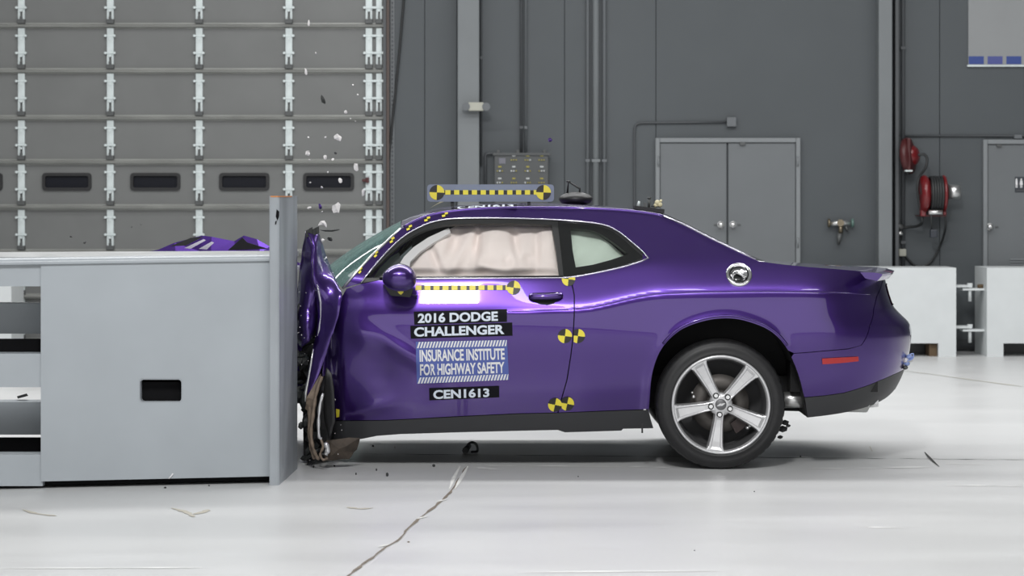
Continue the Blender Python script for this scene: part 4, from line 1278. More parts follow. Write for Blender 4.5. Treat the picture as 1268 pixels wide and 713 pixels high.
# ---- wheels
def wheel(cx, cy_face, cz, mirror=False, front=None):
    w = bpy.data.objects.new('wheel', None)
    COL.objects.link(w)
    w.location = (cx, cy_face, cz)
    adopt(w, car)
    sgn = -1.0 if not mirror else 1.0      # outward direction along Y
    c = Vector((cx, cy_face, cz))
    ax = Vector((0, -sgn, 0))              # into the wheel
    def rm(r, h, k):
        if r > 0.352 and 0.03 < h < 0.2:
            return r - (0.006 if (k % 4 == 0 and (h < 0.05 or h > 0.18)) else 0.0)
        return r
    prof = [(.274, .014), (.283, .004), (.292, .0015), (.295, .004), (.312, 0), (.330, .003), (.334, .006), (.345, .010), (.355, .018), (.361, .032), (.3635, .045), (.3642, .075), (.357, .078), (.357, .085), (.3645, .088),
            (.3645, .16), (.357, .163), (.357, .170), (.3642, .173), (.3635, .200), (.355, .227), (.335, .240), (.300, .245), (.274, .235)]
    MB().lathe(c, ax, prof, seg=176, rmod=rm).build('tyre', M['tire'], w)
    MB().lathe(c, ax, [(.279, .010), (.278, .004), (.272, .001), (.266, .003), (.262, .010), (.257, .022)], seg=96).build('rim_lip', M['alloy'], w)
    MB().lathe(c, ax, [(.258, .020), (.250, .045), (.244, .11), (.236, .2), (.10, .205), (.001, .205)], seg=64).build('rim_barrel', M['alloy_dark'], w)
    if mirror:
        MB().lathe(c, ax, [(.001, .03), (.2, .03), (.262, .01)], seg=32).build('rim_face', M['alloy'], w)
        return w
    def pt(r, a, t, h):
        """radius, spoke angle, tangential offset, depth from face"""
        return c + Vector((math.cos(a) * r - math.sin(a) * t, 0, math.sin(a) * r + math.cos(a) * t)) + ax * h
    angs = [math.radians(a) for a in (-97, -25, 47, 119, 191)]
    for a in angs:
        mb = MB()
        rows = []
        st = [(.030, .026, .022), (.055, .0225, .023), (.09, .0225, .025), (.13, .0260, .025), (.17, .030, .022), (.21, .0345, .017), (.24, .040, .011), (.255, .048, .008), (.264, .058, .006)]
        for (r, hw_, h) in st:
            dp = 0.007 if 0.06 < r < 0.245 else 0.002
            sec = [(-hw_ - .008, h + .045), (-hw_ - .002, h + .006), (-hw_, h + .001), (-hw_ + .003, h), (-hw_ * .72, h + .001), (-hw_ * .58, h + dp), (hw_ * .58, h + dp), (hw_ * .72, h + .001), (hw_ - .003, h), (hw_, h + .001), (hw_ + .002, h + .006), (hw_ + .008, h + .045)]
            rows.append([mb.bm.verts.new(pt(r, a, t, hh)) for t, hh in sec])
        for A, B in zip(rows, rows[1:]):
            for k in range(len(A) - 1):
                mb.bm.faces.new((A[k], A[k + 1], B[k + 1], B[k]))
        mb.bm.faces.new(rows[0]); mb.bm.faces.new(rows[-1])
        mb.build('spoke', M['alloy'], w, smooth=False)
        p0 = pt(.057, a, 0, .018)
        mb = MB().cyl(p0 + ax * 0.014, p0 - ax * 0.006, .0125, .0115, seg=6)
        MB().cyl(p0 + ax * 0.016, p0 + ax * 0.0015, .0165, .0165, seg=18).build('lug_recess_shade', M['dark_bit'], w)  # dark disc paints the shade of the recess around each nut
        part(mb.build('lug_nut', M['chrome'], w), 'chrome lug nut')
    MB().lathe(c, ax, [(.001, .020), (.034, .020), (.042, .022), (.060, .028), (.066, .035), (.066, .07)], seg=40).build('hub', M['alloy'], w)
    MB().lathe(c, ax, [(.001, .012), (.026, .013), (.031, .016), (.032, .022)], seg=36).build('centre_cap', M['alloy_dark'], w)
    mb = MB()
    for t0 in (-0.006, 0.010):
        q = [(-0.018, -0.008), (-0.004, -0.008), (0.014, 0.007), (0.000, 0.007)]
        pts = [c + Vector((x + t0 * 1.1, 0, z + (0.001 if t0 > 0 else -.001))) + ax * 0.011 for x, z in q]
        mb.hexa(pts + [p + ax * 0.003 for p in pts])
    mb.build('cap_emblem', M['alloy'], w)
    for k in range(5):
        a = angs[k] + math.radians(36)
        mb = MB().cyl(pt(.045, a, 0, .03), pt(.045, a, 0, .05), .006, seg=8)
    mb.bm.free()
    MB().lathe(c, ax, [(.06, .10), (.165, .10), (.165, .125), (.06, .125)], seg=48, closed=True).build('brake_disc', M['iron'], w)
    MB().lathe(c, ax, [(.001, .075), (.06, .08), (.075, .10)], seg=32).build('hub_carrier', M['iron'], w)
    mb = MB()
    rows = []
    for k in range(9):
        a = math.radians(-62 + k * 6)
        rows.append([mb.bm.verts.new(pt(r, a, 0, h)) for r, h in ((.125, .07), (.19, .07), (.19, .15), (.125, .15))])
    for A, B in zip(rows, rows[1:]):
        for k in range(4):
            mb.bm.faces.new((A[k], A[(k + 1) % 4], B[(k + 1) % 4], B[k]))
    mb.bm.faces.new(rows[0]); mb.bm.faces.new(rows[-1])
    mb.build('brake_caliper', M['hubred'], w)
    mb = MB()
    for a, r, s in ((-41, .205, .012), (-36, .21, .010), (165, .155, .010), (158, .17, .007)):
        bmesh.ops.create_icosphere(mb.bm, subdivisions=2, radius=s, matrix=Matrix.Translation(pt(r, math.radians(a), 0, .07)))
    part(mb.build('wheel_weight', M['nickel'], w, smooth=True), 'bright bits behind the spokes')
    return w
WZ = 0.3645
wc_ = P(893.0, 501.5, Y0 + 0.035)
wheel(wc_.x, Y0 + 0.035, WZ)
wheel(wc_.x, 2 * YC - Y0 - 0.035, WZ, mirror=True)
# torn scrap behind the rear tyre
mb = MB()
for (x, y, s) in ((972, 523, .02), (969, 531, .025), (976, 527, .012), (966, 541, .014)):
    p = P(x, y, Y0 + 0.2)
    bmesh.ops.create_icosphere(mb.bm, subdivisions=1, radius=s, matrix=Matrix.Translation(p) @ Matrix.Diagonal((1.3, 1, .8, 1)))
mb.build('torn_rubber', M['black'], car)
# ---- door mirror
mb = MB()
bmesh.ops.create_uvsphere(mb.bm, u_segments=32, v_segments=20, radius=1.0)
mc = P(494.5, 343.5, Y0 - 0.09)
for v in mb.bm.verts:
    x, y, z = v.co
    sx = 0.096 * (1.0 if x < 0 else 1.0)
    sq = lambda t, n: math.copysign(abs(t) ** n, t)
    X1 = sq(x, 0.78) * 0.096
    Z1 = sq(z, 0.85) * 0.078
    if x > 0:
        Z1 *= 1 - 0.10 * x
        Z1 -= 0.006 * x
    if x < 0:
        Z1 = Z1 * (1 + 0.32 * x * (1 if z > 0 else 0.6))
    Y1 = sq(y, 0.9) * 0.11
    v.co = mc + Vector((X1, Y1, Z1))
mir = mb.build('door_mirror', M['paint'], car, smooth=True)
MB().hexa([P(474, 352, Y0 - .06), P(512, 357, Y0 - .06), P(508, 368, Y0 - .04), P(484, 366, Y0 - .04), P(474, 352, Y0 + .1), P(512, 357, Y0 + .1), P(508, 368, Y0 + .1), P(484, 366, Y0 + .1)]).build('mirror_base', M['black'], mir)
mb = MB()
q = [P(491, 358.5, Y0 - .064), P(500, 358, Y0 - .064), P(499.5, 362, Y0 - .063), P(496.5, 365, Y0 - .062), P(494, 363.5, Y0 - .062)]
A = [mb.bm.verts.new(p) for p in q]
mb.bm.faces.new(A)
part(mb.build('target_marker', M['yellow'], mir, norm=False), 'yellow marker patch under the mirror')
rope('mirror_wire', [(500, 366), (508, 364), (517, 367), (514, 369)], 0.003, M['black'], mir, -0.02)
# ---- door handle
hd = [(657, 364.5), (660, 362.5), (693, 361.8), (694.5, 364), (692, 370), (686, 375.5), (678, 377.5), (668, 376.5), (661, 373)]
hc = panel('handle_recess_shade', hd, M['liner'], door, off=-0.002, cell=0.03, flange=0)  # flat dark patch on the skin paints the shade of the recess
mb = MB()
pts = [PT(657.5, 366.5, -0.012), PT(661, 367.3, -0.026), PT(675, 367.4, -0.034), PT(690, 366.6, -0.028), PT(694.5, 365.4, -0.012)]
mb.tube(cr(pts, 4), 0.0175, seg=10)
part(mb.build('door_handle', M['paint'], door), 'purple pull handle')
part(decal('key_lock', [(690 + 1.6 * math.cos(t / 8 * 6.283), 363.4 + 1.6 * math.sin(t / 8 * 6.283)) for t in range(8)], M['nickel'], door, -0.034, 0.03), 'small key lock')
# ---- fuel door
fc = PT(915, 340.3)
_s, _z = INV(915, 340.3)
fn = Vector(NORMALS(np.array([_s]), np.array([_z]), lambda s, z: 0 * s)[0]).normalized()
if fn.y > 0: fn = -fn
fd = MB().lathe(fc, fn, [(.001, .004), (.050, .004), (.056, .010), (.066, .014), (.073, .010), (.075, 0)], seg=44).build('fuel_cap', M['chrome'], car)
mb = MB().lathe(fc, fn, [(.048, .005), (.052, .0052), (.052, .010), (.048, .010)], seg=40, closed=True)
mb.build('cap_groove', M['black_gloss'], fd)
a_ = fn.orthogonal().normalized()
tv = Vector((1, 0, 0)); bv = fn.cross(tv).normalized()
MB().tube([fc + fn * .006 + tv * -.035 + bv * (.0 + .012), fc + fn * .02 + tv * -.01 + bv * .006, fc + fn * .02 + tv * .015 + bv * -.008, fc + fn * .008 + tv * .035 + bv * -.02], [.007, .011, .011, .007], seg=10).build('cap_grip', M['chrome'], fd)
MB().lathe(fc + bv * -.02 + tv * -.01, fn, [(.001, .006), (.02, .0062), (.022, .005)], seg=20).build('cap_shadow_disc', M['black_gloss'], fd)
# ---- targets, tapes
def disc_target(name, cx, cy, r, parent, rot=0.12, clip=None, off=-0.003, lab=None):
    """round target in four quarters, yellow and black"""
    n = 40
    lp = [(cx + r * math.cos(2 * math.pi * k / n), cy + r * math.sin(2 * math.pi * k / n)) for k in range(n)]
    if clip:
        lp = [p for p in lp if clip(p)]
    s0, z0 = INV(cx, cy, off)
    def mf(c):
        a = math.atan2(-(c[1] - z0), c[0] - s0) - rot
        q = int(math.floor((a % (2 * math.pi)) / (math.pi / 2)))
        return 0 if q in (1, 3) else 1
    o = panel(name, lp, [M['yellow'], M['tape_black']], parent, off=off, cell=0.0028, flange=0, matf=mf)
    if lab:
        part(o, lab)
    return o
disc_target('target_marker', 636, 356, 8.6, door, lab='round yellow and black target at the end of the door tape')
disc_target('target_marker', 704, 345.6, 8.4, car, clip=lambda p: p[1] > 342.3 - (p[0] - 704) * 0.2, lab='cut round target on the beltline')
disc_target('target_marker', 699.6, 416, 8.8, door, lab='round target beside the door gap, halfway down')
disc_target('target_marker', 715.6, 416, 8.8, car, clip=lambda p: p[0] > 709.6, off=-0.0045, lab='round target behind the door gap, halfway down')
disc_target('target_marker', 687.2, 501.2, 8.5, door, rot=0.2, lab='round target at the foot of the door')
disc_target('target_marker', 702.4, 499.9, 8.5, car, rot=0.2, off=-0.0045, clip=lambda p: p[0] > 695.0, lab='round target behind the foot of the door')
tp = lambda x: 356.2 - (x - 507) * 0.002
for k in range(11):
    a = 514.5 + k * 11.15
    decal('yellow_tape', [(a, tp(a) - 3.1), (a + 7.4, tp(a) - 3.1), (a + 7.4, tp(a) + 3.1), (a, tp(a) + 3.1)], M['yellow'], door, -0.003, 0.05)
    if k < 10:
        decal('black_tape', [(a + 7.4, tp(a) - 3.0), (a + 11.15, tp(a) - 3.0), (a + 11.15, tp(a) + 3.0), (a + 7.4, tp(a) + 3.0)], M['tape_black'], door, -0.0028, 0.05)
for (x, y, rot) in ((551, 265.5, -.2), (529, 271, -.25), (506.8, 281.7, -.4), (485.5, 297, -.6), (465.5, 314.5, -.75), (446, 334.5, -.8)):
    def rp(dx, dy):
        return (x + dx * math.cos(rot) - dy * math.sin(rot), y + dx * math.sin(rot) + dy * math.cos(rot))
    tape = decal('small_marker', [rp(-4, -2.4), rp(4, -2.4), rp(4, 2.4), rp(-4, 2.4)], M['tape_black'], car, -0.003, 0.05)
    decal('yellow_square', [rp(-4, 0), rp(0, 0), rp(0, 2.4), rp(-4, 2.4)], M['yellow'], tape, -0.0045, 0.05)
    decal('yellow_square', [rp(0, -2.4), rp(4, -2.4), rp(4, 0), rp(0, 0)], M['yellow'], tape, -0.0045, 0.05)
# ---- lettering on the door
def quad_map(q, u, v):
    (x0, y0), (x1, y1), (x2, y2), (x3, y3) = q      # top-left, top-right, bottom-right, bottom-left
    return (x0 * (1 - u) * (1 - v) + x1 * u * (1 - v) + x2 * u * v + x3 * (1 - u) * v, y0 * (1 - u) * (1 - v) + y1 * u * (1 - v) + y2 * u * v + y3 * (1 - u) * v)
def text_tris(body, bold=0.02, space=1.0):
    cu = bpy.data.curves.new('lettering', 'FONT')
    cu.body = body
    cu.offset = bold
    cu.space_character = space
    cu.resolution_u = 4
    o = bpy.data.objects.new('lettering', cu)
    COL.objects.link(o)
    dg = bpy.context.evaluated_depsgraph_get()
    me = bpy.data.meshes.new_from_object(o.evaluated_get(dg))
    bpy.data.objects.remove(o); bpy.data.curves.remove(cu)
    vs = np.array([v.co[:2] for v in me.vertices])
    fs = [list(p.vertices) for p in me.polygons]
    bpy.data.meshes.remove(me)
    vs = (vs - vs.min(0)) / (vs.max(0) - vs.min(0))
    return vs, fs
def door_text(body, q, parent, m, bold=0.02, off=-0.006, space=1.0, label=None):
    vs, fs = text_tris(body, bold, space)
    bm = bmesh.new()
    B = [bm.verts.new((v[0], v[1], 0)) for v in vs]
    for f in fs:
        try: bm.faces.new([B[i] for i in f])
        except ValueError: pass
    out = []
    # sample the surface on a coarse grid and interpolate
    gu, gv = np.linspace(0, 1, 9), np.linspace(0, 1, 4)
    G = np.array([[PT(*quad_map(q, u, v), off) for v in gv] for u in gu])
    for v in bm.verts:
        u, w = v.co.x * 8, (1 - v.co.y) * 3
        i, j = min(int(u), 7), min(int(w), 2)
        fu, fv = u - i, w - j
        p = G[i][j] * (1 - fu) * (1 - fv) + G[i + 1][j] * fu * (1 - fv) + G[i][j + 1] * (1 - fu) * fv + G[i + 1][j + 1] * fu * fv
        v.co = Vector(p)
    me = bpy.data.meshes.new('lettering')
    bm.to_mesh(me); bm.free()
    o = link('lettering', me, m, parent)
    if label: part(o, label)
    return o
vs, fs = text_tris('CEN1613', 0.035)
bm = bmesh.new()
B = [bm.verts.new((rx0 + (rx1 - rx0) * v[0], ry0 + (ry1 - ry0) * v[1], roof_z(rx0 + (rx1 - rx0) * v[0], ry0 + (ry1 - ry0) * v[1]) + .006)) for v in vs]
for f in fs:
    try: bm.faces.new([B[i] for i in f])
    except ValueError: pass
me = bpy.data.meshes.new('lettering'); bm.to_mesh(me); bm.free()
link('lettering', me, M['lettering'], roof)
def plaque(q, m, name, label):
    (x0, y0), (x1, y1), (x2, y2), (x3, y3) = q
    return part(decal(name, [q[0], q[1], q[2], q[3]], m, door, -0.0035, 0.02), label)
plaque([(512.3, 385.7), (627.8, 382.6), (627.8, 398.4), (513.1, 402.2)], M['sticker_black'], 'name_plate', 'black sticker with the first line of the car name')
plaque([(508, 403.4), (634.3, 399.2), (634.8, 415.6), (508.6, 419.3)], M['sticker_black'], 'name_plate', 'black sticker with the second line of the car name')
plaque([(531.3, 480.6), (618, 477.8), (618.3, 491.9), (531.6, 495.7)], M['sticker_black'], 'test_number_plate', 'black sticker with the test number')
plaque([(514.9, 423), (627.8, 420.6), (630.3, 470), (516.3, 475.2)], M['sticker_blue'], 'institute_sticker', 'blue sticker with the institute name between hatched bars')
door_text('2016 DODGE', [(517.4, 388), (616.4, 385.2), (616.6, 397.2), (517.4, 400)], door, M['lettering'], 0.035)
door_text('CHALLENGER', [(512.8, 405.3), (624.4, 401.8), (624.6, 413.6), (512.8, 417)], door, M['lettering'], 0.035)
door_text('INSURANCE INSTITUTE', [(519.4, 433), (624.6, 431), (625.2, 445.2), (519.8, 448)], door, M['white'], 0.028, space=0.98)
door_text('FOR HIGHWAY SAFETY', [(520, 450.8), (624.4, 447.8), (624.8, 461.8), (520.2, 465)], door, M['white'], 0.028, space=0.98)
door_text('CEN1613', [(536.4, 482.8), (605.8, 480.4), (606, 491.4), (536.6, 494.2)], door, M['lettering'], 0.035)
for (q, n) in (([(515.8, 423.4), (627.6, 421), (628.4, 428.4), (516.2, 431)], 30), ([(517, 467.4), (629.6, 463.2), (630.2, 470.2), (517.2, 474.8)], 30)):
    mb = MB()
    for k in range(n):
        u0 = k / n
        c4 = [quad_map(q, min(u0 + 0.016 + 0.010, 1), 0.0), quad_map(q, min(u0 + 0.016 + 0.029, 1), 0.0), quad_map(q, min(u0 + 0.019, 1), 1.0), quad_map(q, u0, 1.0)]
        A = [mb.bm.verts.new(PT(x, y, -0.006)) for x, y in c4]
        mb.bm.faces.new(A)
    part(mb.build('hatched_bar', M['white'], door, norm=False), 'row of white slanted hatch strokes')
# ---- crushed nose: folded fender, torn wheel, hood
def crumple(name, pts, m, parent, tris=None, sub=2, jit=0.0, seed=0, smooth=False, thick=0.004):
    """folded sheet: points (px, py, depth Y), faces by outline order or explicit index lists"""
    mb = MB()
    V = [mb.bm.verts.new(P(*p)) for p in pts]
    for t_ in tris:
        mb.bm.faces.new([V[i] for i in t_])
    bm = mb.bm
    bmesh.ops.recalc_face_normals(bm, faces=bm.faces)
    if sub:
        bmesh.ops.subdivide_edges(bm, edges=bm.edges[:], cuts=sub, use_grid_fill=True)
        rnd = random.Random(seed)
        bmesh.ops.triangulate(bm, faces=bm.faces[:])
        bmesh.ops.smooth_vert(bm, verts=[v for v in bm.verts if not v.is_boundary], factor=0.35, use_axis_x=True, use_axis_y=True, use_axis_z=True)
        for v in bm.verts:
            v.co += Vector((rnd.uniform(-1, 1) * jit, rnd.uniform(-1, 1) * jit, rnd.uniform(-1, 1) * jit))
    ret = bmesh.ops.solidify(bm, geom=bm.faces[:], thickness=thick)
    o = mb.build(name, m, parent, smooth=smooth)
    return o
f1 = [(379, 286, 14.14), (393, 285, 14.16), (399, 303, 14.20), (405, 322, 14.22), (412, 338, 14.20), (418, 352, 14.12), (424, 364, 14.05),      # 0-6 right edge
      (421, 385, 14.03), (415, 405, 14.04), (408, 425, 14.05), (402, 445, 14.07), (394, 466, 14.06), (386, 482, 14.05), (378, 493, 14.06),      # 7-13 lower right
      (379, 478, 14.09), (383, 455, 14.10), (387, 435, 14.10), (391, 416, 14.10), (393.5, 398, 14.11), (393, 380, 14.10), (391, 360, 14.06),      # 14-20 seam
      (388, 348, 14.03), (387, 325, 14.04), (389, 305, 14.08), (404, 345, 14.10), (408, 370, 14.07), (403, 400, 14.09)]                        # 21-26
t1 = [(0, 1, 23), (1, 2, 23), (2, 3, 22, 23), (3, 24, 21, 22), (3, 4, 24), (4, 5, 24), (5, 6, 25, 24), (24, 25, 20, 21), (25, 6, 7), (25, 7, 26), (25, 26, 19, 20), (26, 18, 19),
      (7, 8, 26), (8, 9, 17, 26), (26, 17, 18), (9, 10, 16, 17), (10, 11, 15, 16), (11, 12, 14, 15), (12, 13, 14)]
fen = crumple('fender', f1, M['paint'], car, t1, sub=2, jit=0.002, seed=2, smooth=True)
part(fen, 'crumpled purple fender folded upright against the barrier')
f2 = [(379, 286, 14.15), (389, 305, 14.10), (387, 325, 14.06), (388, 348, 14.05), (391, 362, 14.09), (392.5, 385, 14.13), (392, 402, 14.13), (388, 414, 14.10), (382, 423, 14.06), (374, 430, 14.10),
      (368, 424, 14.2), (367, 405, 14.2), (368, 388, 14.16), (368.5, 370, 14.2), (371, 340, 14.2), (375, 310, 14.19), (380, 380, 14.08), (380, 403, 14.03), (381, 345, 14.10)]
t2_ = [(0, 1, 15), (1, 2, 18, 15), (15, 18, 14), (2, 3, 18), (3, 4, 18), (18, 4, 16), (18, 16, 13, 14), (4, 5, 16), (16, 12, 13), (16, 5, 17), (16, 17, 12), (17, 11, 12), (5, 6, 17), (6, 7, 17), (7, 8, 17), (8, 9, 17), (9, 10, 17), (10, 11, 17)]
part(crumple('fender_fold', f2, M['paint'], fen, t2_, sub=2, jit=0.002, seed=5, smooth=True), 'folded-under flap of the fender')
part(MB().tube([P(x, y, 14.015) for x, y in ((392.5, 352), (394.5, 360), (397, 374), (397, 392), (395, 408), (393, 416))], [0.002, .008, .007, .003, .006, .002], seg=8).build('bright_edge_strip', M['moulding'], fen), 'bright strip standing for the highlight on the fender fold')  # bright tube laid where the white highlight of the fold falls
part(MB().tube([P(x, y, 14.03) for x, y in ((388, 432), (385, 450), (382, 468), (378.5, 486), (378, 497))], [.004, .006, .006, .008, .004], seg=8).build('bright_edge_strip', M['nickel'], fen), 'scraped bright lower edge of the fender')
mb = MB()
for k, (x, y) in enumerate(((380, 286.5), (384, 284), (388, 285), (392, 283))):
    mb.hexa([P(x - 1.5, y - 1, 14.13), P(x + 3, y - 3, 14.13), P(x + 3.5, y + 5, 14.13), P(x - 1, y + 8, 14.13), P(x - 1.5, y - 1, 14.14), P(x + 3, y - 3, 14.14), P(x + 3.5, y + 5, 14.14), P(x - 1, y + 8, 14.14)])
part(mb.build('torn_tip', M['dark_bit'], fen), 'dark torn tip of the fender')
# dark wreckage between fender and barrier
rnd = random.Random(11)
mb = MB()
for k in range(70):
    x, y = rnd.uniform(366, 392), rnd.uniform(385, 572)
    if y > 500: x = rnd.uniform(368, 408)
    s = rnd.uniform(.012, .04)
    mm = Matrix.Translation(P(x, y, rnd.uniform(14.15, 14.4))) @ Matrix.Rotation(rnd.uniform(0, 3), 4, Vector((rnd.random(), rnd.random(), rnd.random() + .1)).normalized()) @ Matrix.Diagonal((s, s * rnd.uniform(.3, 1), s * rnd.uniform(1, 2.4), 1))
    bmesh.ops.create_icosphere(mb.bm, subdivisions=1, radius=1, matrix=mm)
w_ = mb.build('engine_wreckage', M['dark_bit'], car, smooth=False)
w_['kind'] = 'stuff'
mb = MB()
for k in range(28):
    x, y = rnd.uniform(368, 425), rnd.uniform(340, 572)
    if y < 480: x = rnd.uniform(367, 392)
    s = rnd.uniform(.001, .003)
    bmesh.ops.create_icosphere(mb.bm, subdivisions=1, radius=s, matrix=Matrix.Translation(P(x, y, rnd.uniform(13.99, 14.1))) @ Matrix.Diagonal((1, 1, rnd.uniform(.6, 2), 1)))
w_ = mb.build('paint_flakes', M['white_bit'], car)
w_['kind'] = 'stuff'
MB().hexa([P(373, 392, 14.45), P(416, 362, 14.45), P(408, 545, 14.45), P(376, 566, 14.45), P(373, 392, 15.6), P(416, 362, 15.6), P(408, 545, 15.6), P(376, 560, 15.6)]).build('firewall', M['liner'], car)
# crushed front wheel: squashed tyre turned outwards, torn rim bands
mb = MB()
fwc = P(405, 503, 14.12)
R_f = 0.27
prof = []
mb.lathe((0, 0, 0), (0, 1, 0), [(.20, -.05), (.26, -.07), (.31, -.05), (.325, 0), (.31, .05), (.26, .07), (.20, .05)], seg=48, closed=True)
rot = Matrix.Rotation(math.radians(84), 4, 'Z') @ Matrix.Rotation(math.radians(6), 4, 'X')
for v in mb.bm.verts:
    c_ = v.co.copy()
    c_.z *= 0.72
    c_.y *= 0.7
    v.co = rot @ c_ + Vector((P(408, 503, 14.3).x, 14.42, 0.335))
fw = part(mb.build('crushed_wheel', M['tire'], car, smooth=True), 'crushed front wheel with torn silver rim bands')
bands = [([(399, 466, 14.03), (394, 478, 14.02), (390, 495, 14.02), (387.5, 515, 14.02), (385, 535, 14.02), (387, 552, 14.02), (391, 563, 14.03), (395, 569, 14.04)], .010, 'dust'),
         ([(396, 474, 14.06), (388, 488, 14.05), (384, 505, 14.06), (383.5, 535, 14.06), (386, 556, 14.06), (390, 568, 14.06)], .012, 'dust'),
         ([(400, 487, 14.0), (396.5, 500, 13.99), (394.5, 520, 13.98), (395, 540, 13.98), (397.5, 543, 13.99)], .008, 'alloy'),
         ([(397, 543, 13.99), (400, 553, 13.99), (396.5, 562, 14.0), (400, 569, 14.0), (406, 567, 14.0)], .007, 'dust'),
         ([(402, 548, 14.05), (406, 556, 14.05), (403, 563, 14.05)], .014, 'alloy')]
for pts, r, mm in bands:
    pp = cr([tuple(P(*p)) for p in pts], 4)
    MB().tube(pp, [r * (0.7 + 0.5 * abs(math.sin(i * 0.9))) for i in range(len(pp))], seg=8).build('rim_band', M[mm], fw)
part(crumple('dusty_skirt', [(397, 463, 14.05), (380, 492, 14.04), (378, 505, 14.08), (384, 512, 14.06), (389, 495, 14.03), (396, 480, 14.03)], M['dust'], fw, [(0, 1, 5), (1, 4, 5), (1, 2, 3, 4)], sub=1, jit=.002), 'dusty torn liner')
part(crumple('tyre_flap', [(404, 455, 14.03), (411, 462, 14.02), (414, 490, 14.02), (415, 522, 14.03), (408, 545, 14.04), (402, 520, 14.06), (400, 490, 14.06)], M['tire'], fw, [(0, 1, 6), (1, 2, 6), (2, 5, 6), (2, 3, 5), (3, 4, 5)], sub=2, jit=.002, smooth=True), 'torn strip of tyre')
part(crumple('tyre_flap', [(404, 545, 14.10), (446, 542, 14.12), (441, 556, 14.16), (432, 568, 14.14), (402, 570, 14.10), (420, 556, 14.06)], M['brown_dust'], fw, [(0, 1, 5), (1, 2, 5), (2, 3, 5), (3, 4, 5), (4, 0, 5)], sub=2, jit=.004, smooth=False), 'dusty brown piece of tyre on the floor')
part(decal('warning_tag', [(416, 506), (420.5, 507), (420, 516), (416.5, 517)], M['yellow'], car, -0.01, .05), 'yellow tag behind the front wheel')
# ---- hood buckled above the barrier and the nose beyond it
hx = [150, 196, 216, 250, 262, 290, 302, 318, 334, 350, 372, 392, 405]
hz = [318, 309, 300.5, 291.5, 293, 298.5, 291.5, 296, 305, 316, 326, 333, 336]
rows = []
mb = MB()
rnd = random.Random(21)
for j, (Yj, f_) in enumerate(((14.32, 0), (14.5, 0), (14.7, 0), (14.93, 0.0), (14.982, 0.5), (15.0, 1.0), (15.05, 0.7), (15.2, 0), (15.7, 0))):
    row = []
    for x, z in zip(hx, hz):
        zz = 320 + (z - 320) * f_ + rnd.uniform(-1.5, 1.5) * (1 - f_) + 7 * (1 - f_)
        q = P(x, zz, 15.0)
        wob = 0 if j == 5 else 1
        row.append(mb.bm.verts.new((q.x + rnd.uniform(-.03, .03) * wob, Yj + rnd.uniform(-.012, .012) * wob, q.z - rnd.uniform(0, .012) * wob)))
    rows.append(row)
for a, b in zip(rows, rows[1:]):
    for k in range(len(a) - 1):
        mb.bm.faces.new((a[k], a[k + 1], b[k + 1], b[k]))
bmesh.ops.triangulate(mb.bm, faces=mb.bm.faces[:])
part(mb.build('hood', M['paint'], car, smooth=False), 'buckled purple hood showing above the barrier')
mb = MB()
for q in ([(228, 307), (252, 296), (255, 297.5), (236, 308)], [(246, 308), (262, 299), (265, 300.5), (256, 309)]):
    pts = [P(x, y, 14.72) for x, y in q]
    mb.hexa(pts + [p + Vector((0, .01, 0)) for p in pts])
part(mb.build('hood_contrast_strip', M['moulding'], car), 'bright strips standing for highlights on the hood')  # bright flat pieces painted in for the white highlights on the hood
pts = [P(x, y, 14.70) for x, y in [(210, 305), (236, 294.5), (252, 293), (230, 304)]]
MB().hexa(pts + [p + Vector((0, .01, 0)) for p in pts]).build('hood_contrast_strip', M['black'], car)  # flat black strip set in front of the buckled hood
pts = [P(x, y, 14.74) for x, y in [(282, 310), (300, 294), (306, 300), (332, 308)]]
MB().hexa(pts + [p + Vector((0, .01, 0)) for p in pts]).build('hood_underside', M['liner'], car)
# nose beyond the barrier (hidden from the photograph's side)
nx0, nx1 = wx(150, 15), wx(400, 15)
MB().box(nx0, nx1, 14.62, 15.80, 0.32, 1.0, 0.05).build('front_body', M['paint'], car)
MB().box(nx0 - 0.06, nx0 + 0.25, 14.62, 15.84, 0.24, 0.80, 0.06).build('front_bumper', M['sill'], car)
fw2 = MB().lathe((wx(285, 15.6), 2 * YC - Y0 - 0.035, WZ), (0, -1, 0), [(.18, .03), (.27, .0), (.31, 0), (.355, .02), (.3645, .06), (.3645, .19), (.33, .24), (.27, .245), (.18, .2), (.001, .1), (.001, .04)], seg=64).build('front_wheel', M['tire'], car)
# ================================================================ things on and around the car
# target board on the roof
BYD = 14.62
t = thing('target_board', P(607, 250, BYD), 'blue-grey board with a yellow and black target strip on the car roof', 'board')
ob = rrect(529, 686, 228.3, 249.6, 4)
MB().prism(ob, lambda u, v, w: P(u, v, BYD + w), 0.012).build('board_plate', M['board'], t)
def flat_disc(name, cx, cy, r, Y, parent, rot=0.0):
    me_b = MB()
    cv = me_b.bm.verts.new(P(cx, cy, Y))
    n = 48
    ring = [me_b.bm.verts.new(P(cx + r * math.cos(2 * math.pi * k / n + rot), cy + r * math.sin(2 * math.pi * k / n + rot), Y)) for k in range(n)]
    for k in range(n):
        f = me_b.bm.faces.new((cv, ring[k], ring[(k + 1) % n]))
        f.material_index = 0 if (k * 4 // n) in (1, 3) else 1
    for f in me_b.bm.faces: f.normal_update()
    return me_b.build(name, [M['yellow'], M['tape_black']], parent, norm=False)
flat_disc('target_marker', 541, 238.2, 9.2, BYD - 0.003, t, 0.04)
flat_disc('target_marker', 673, 238.2, 9.2, BYD - 0.003, t, 0.04)
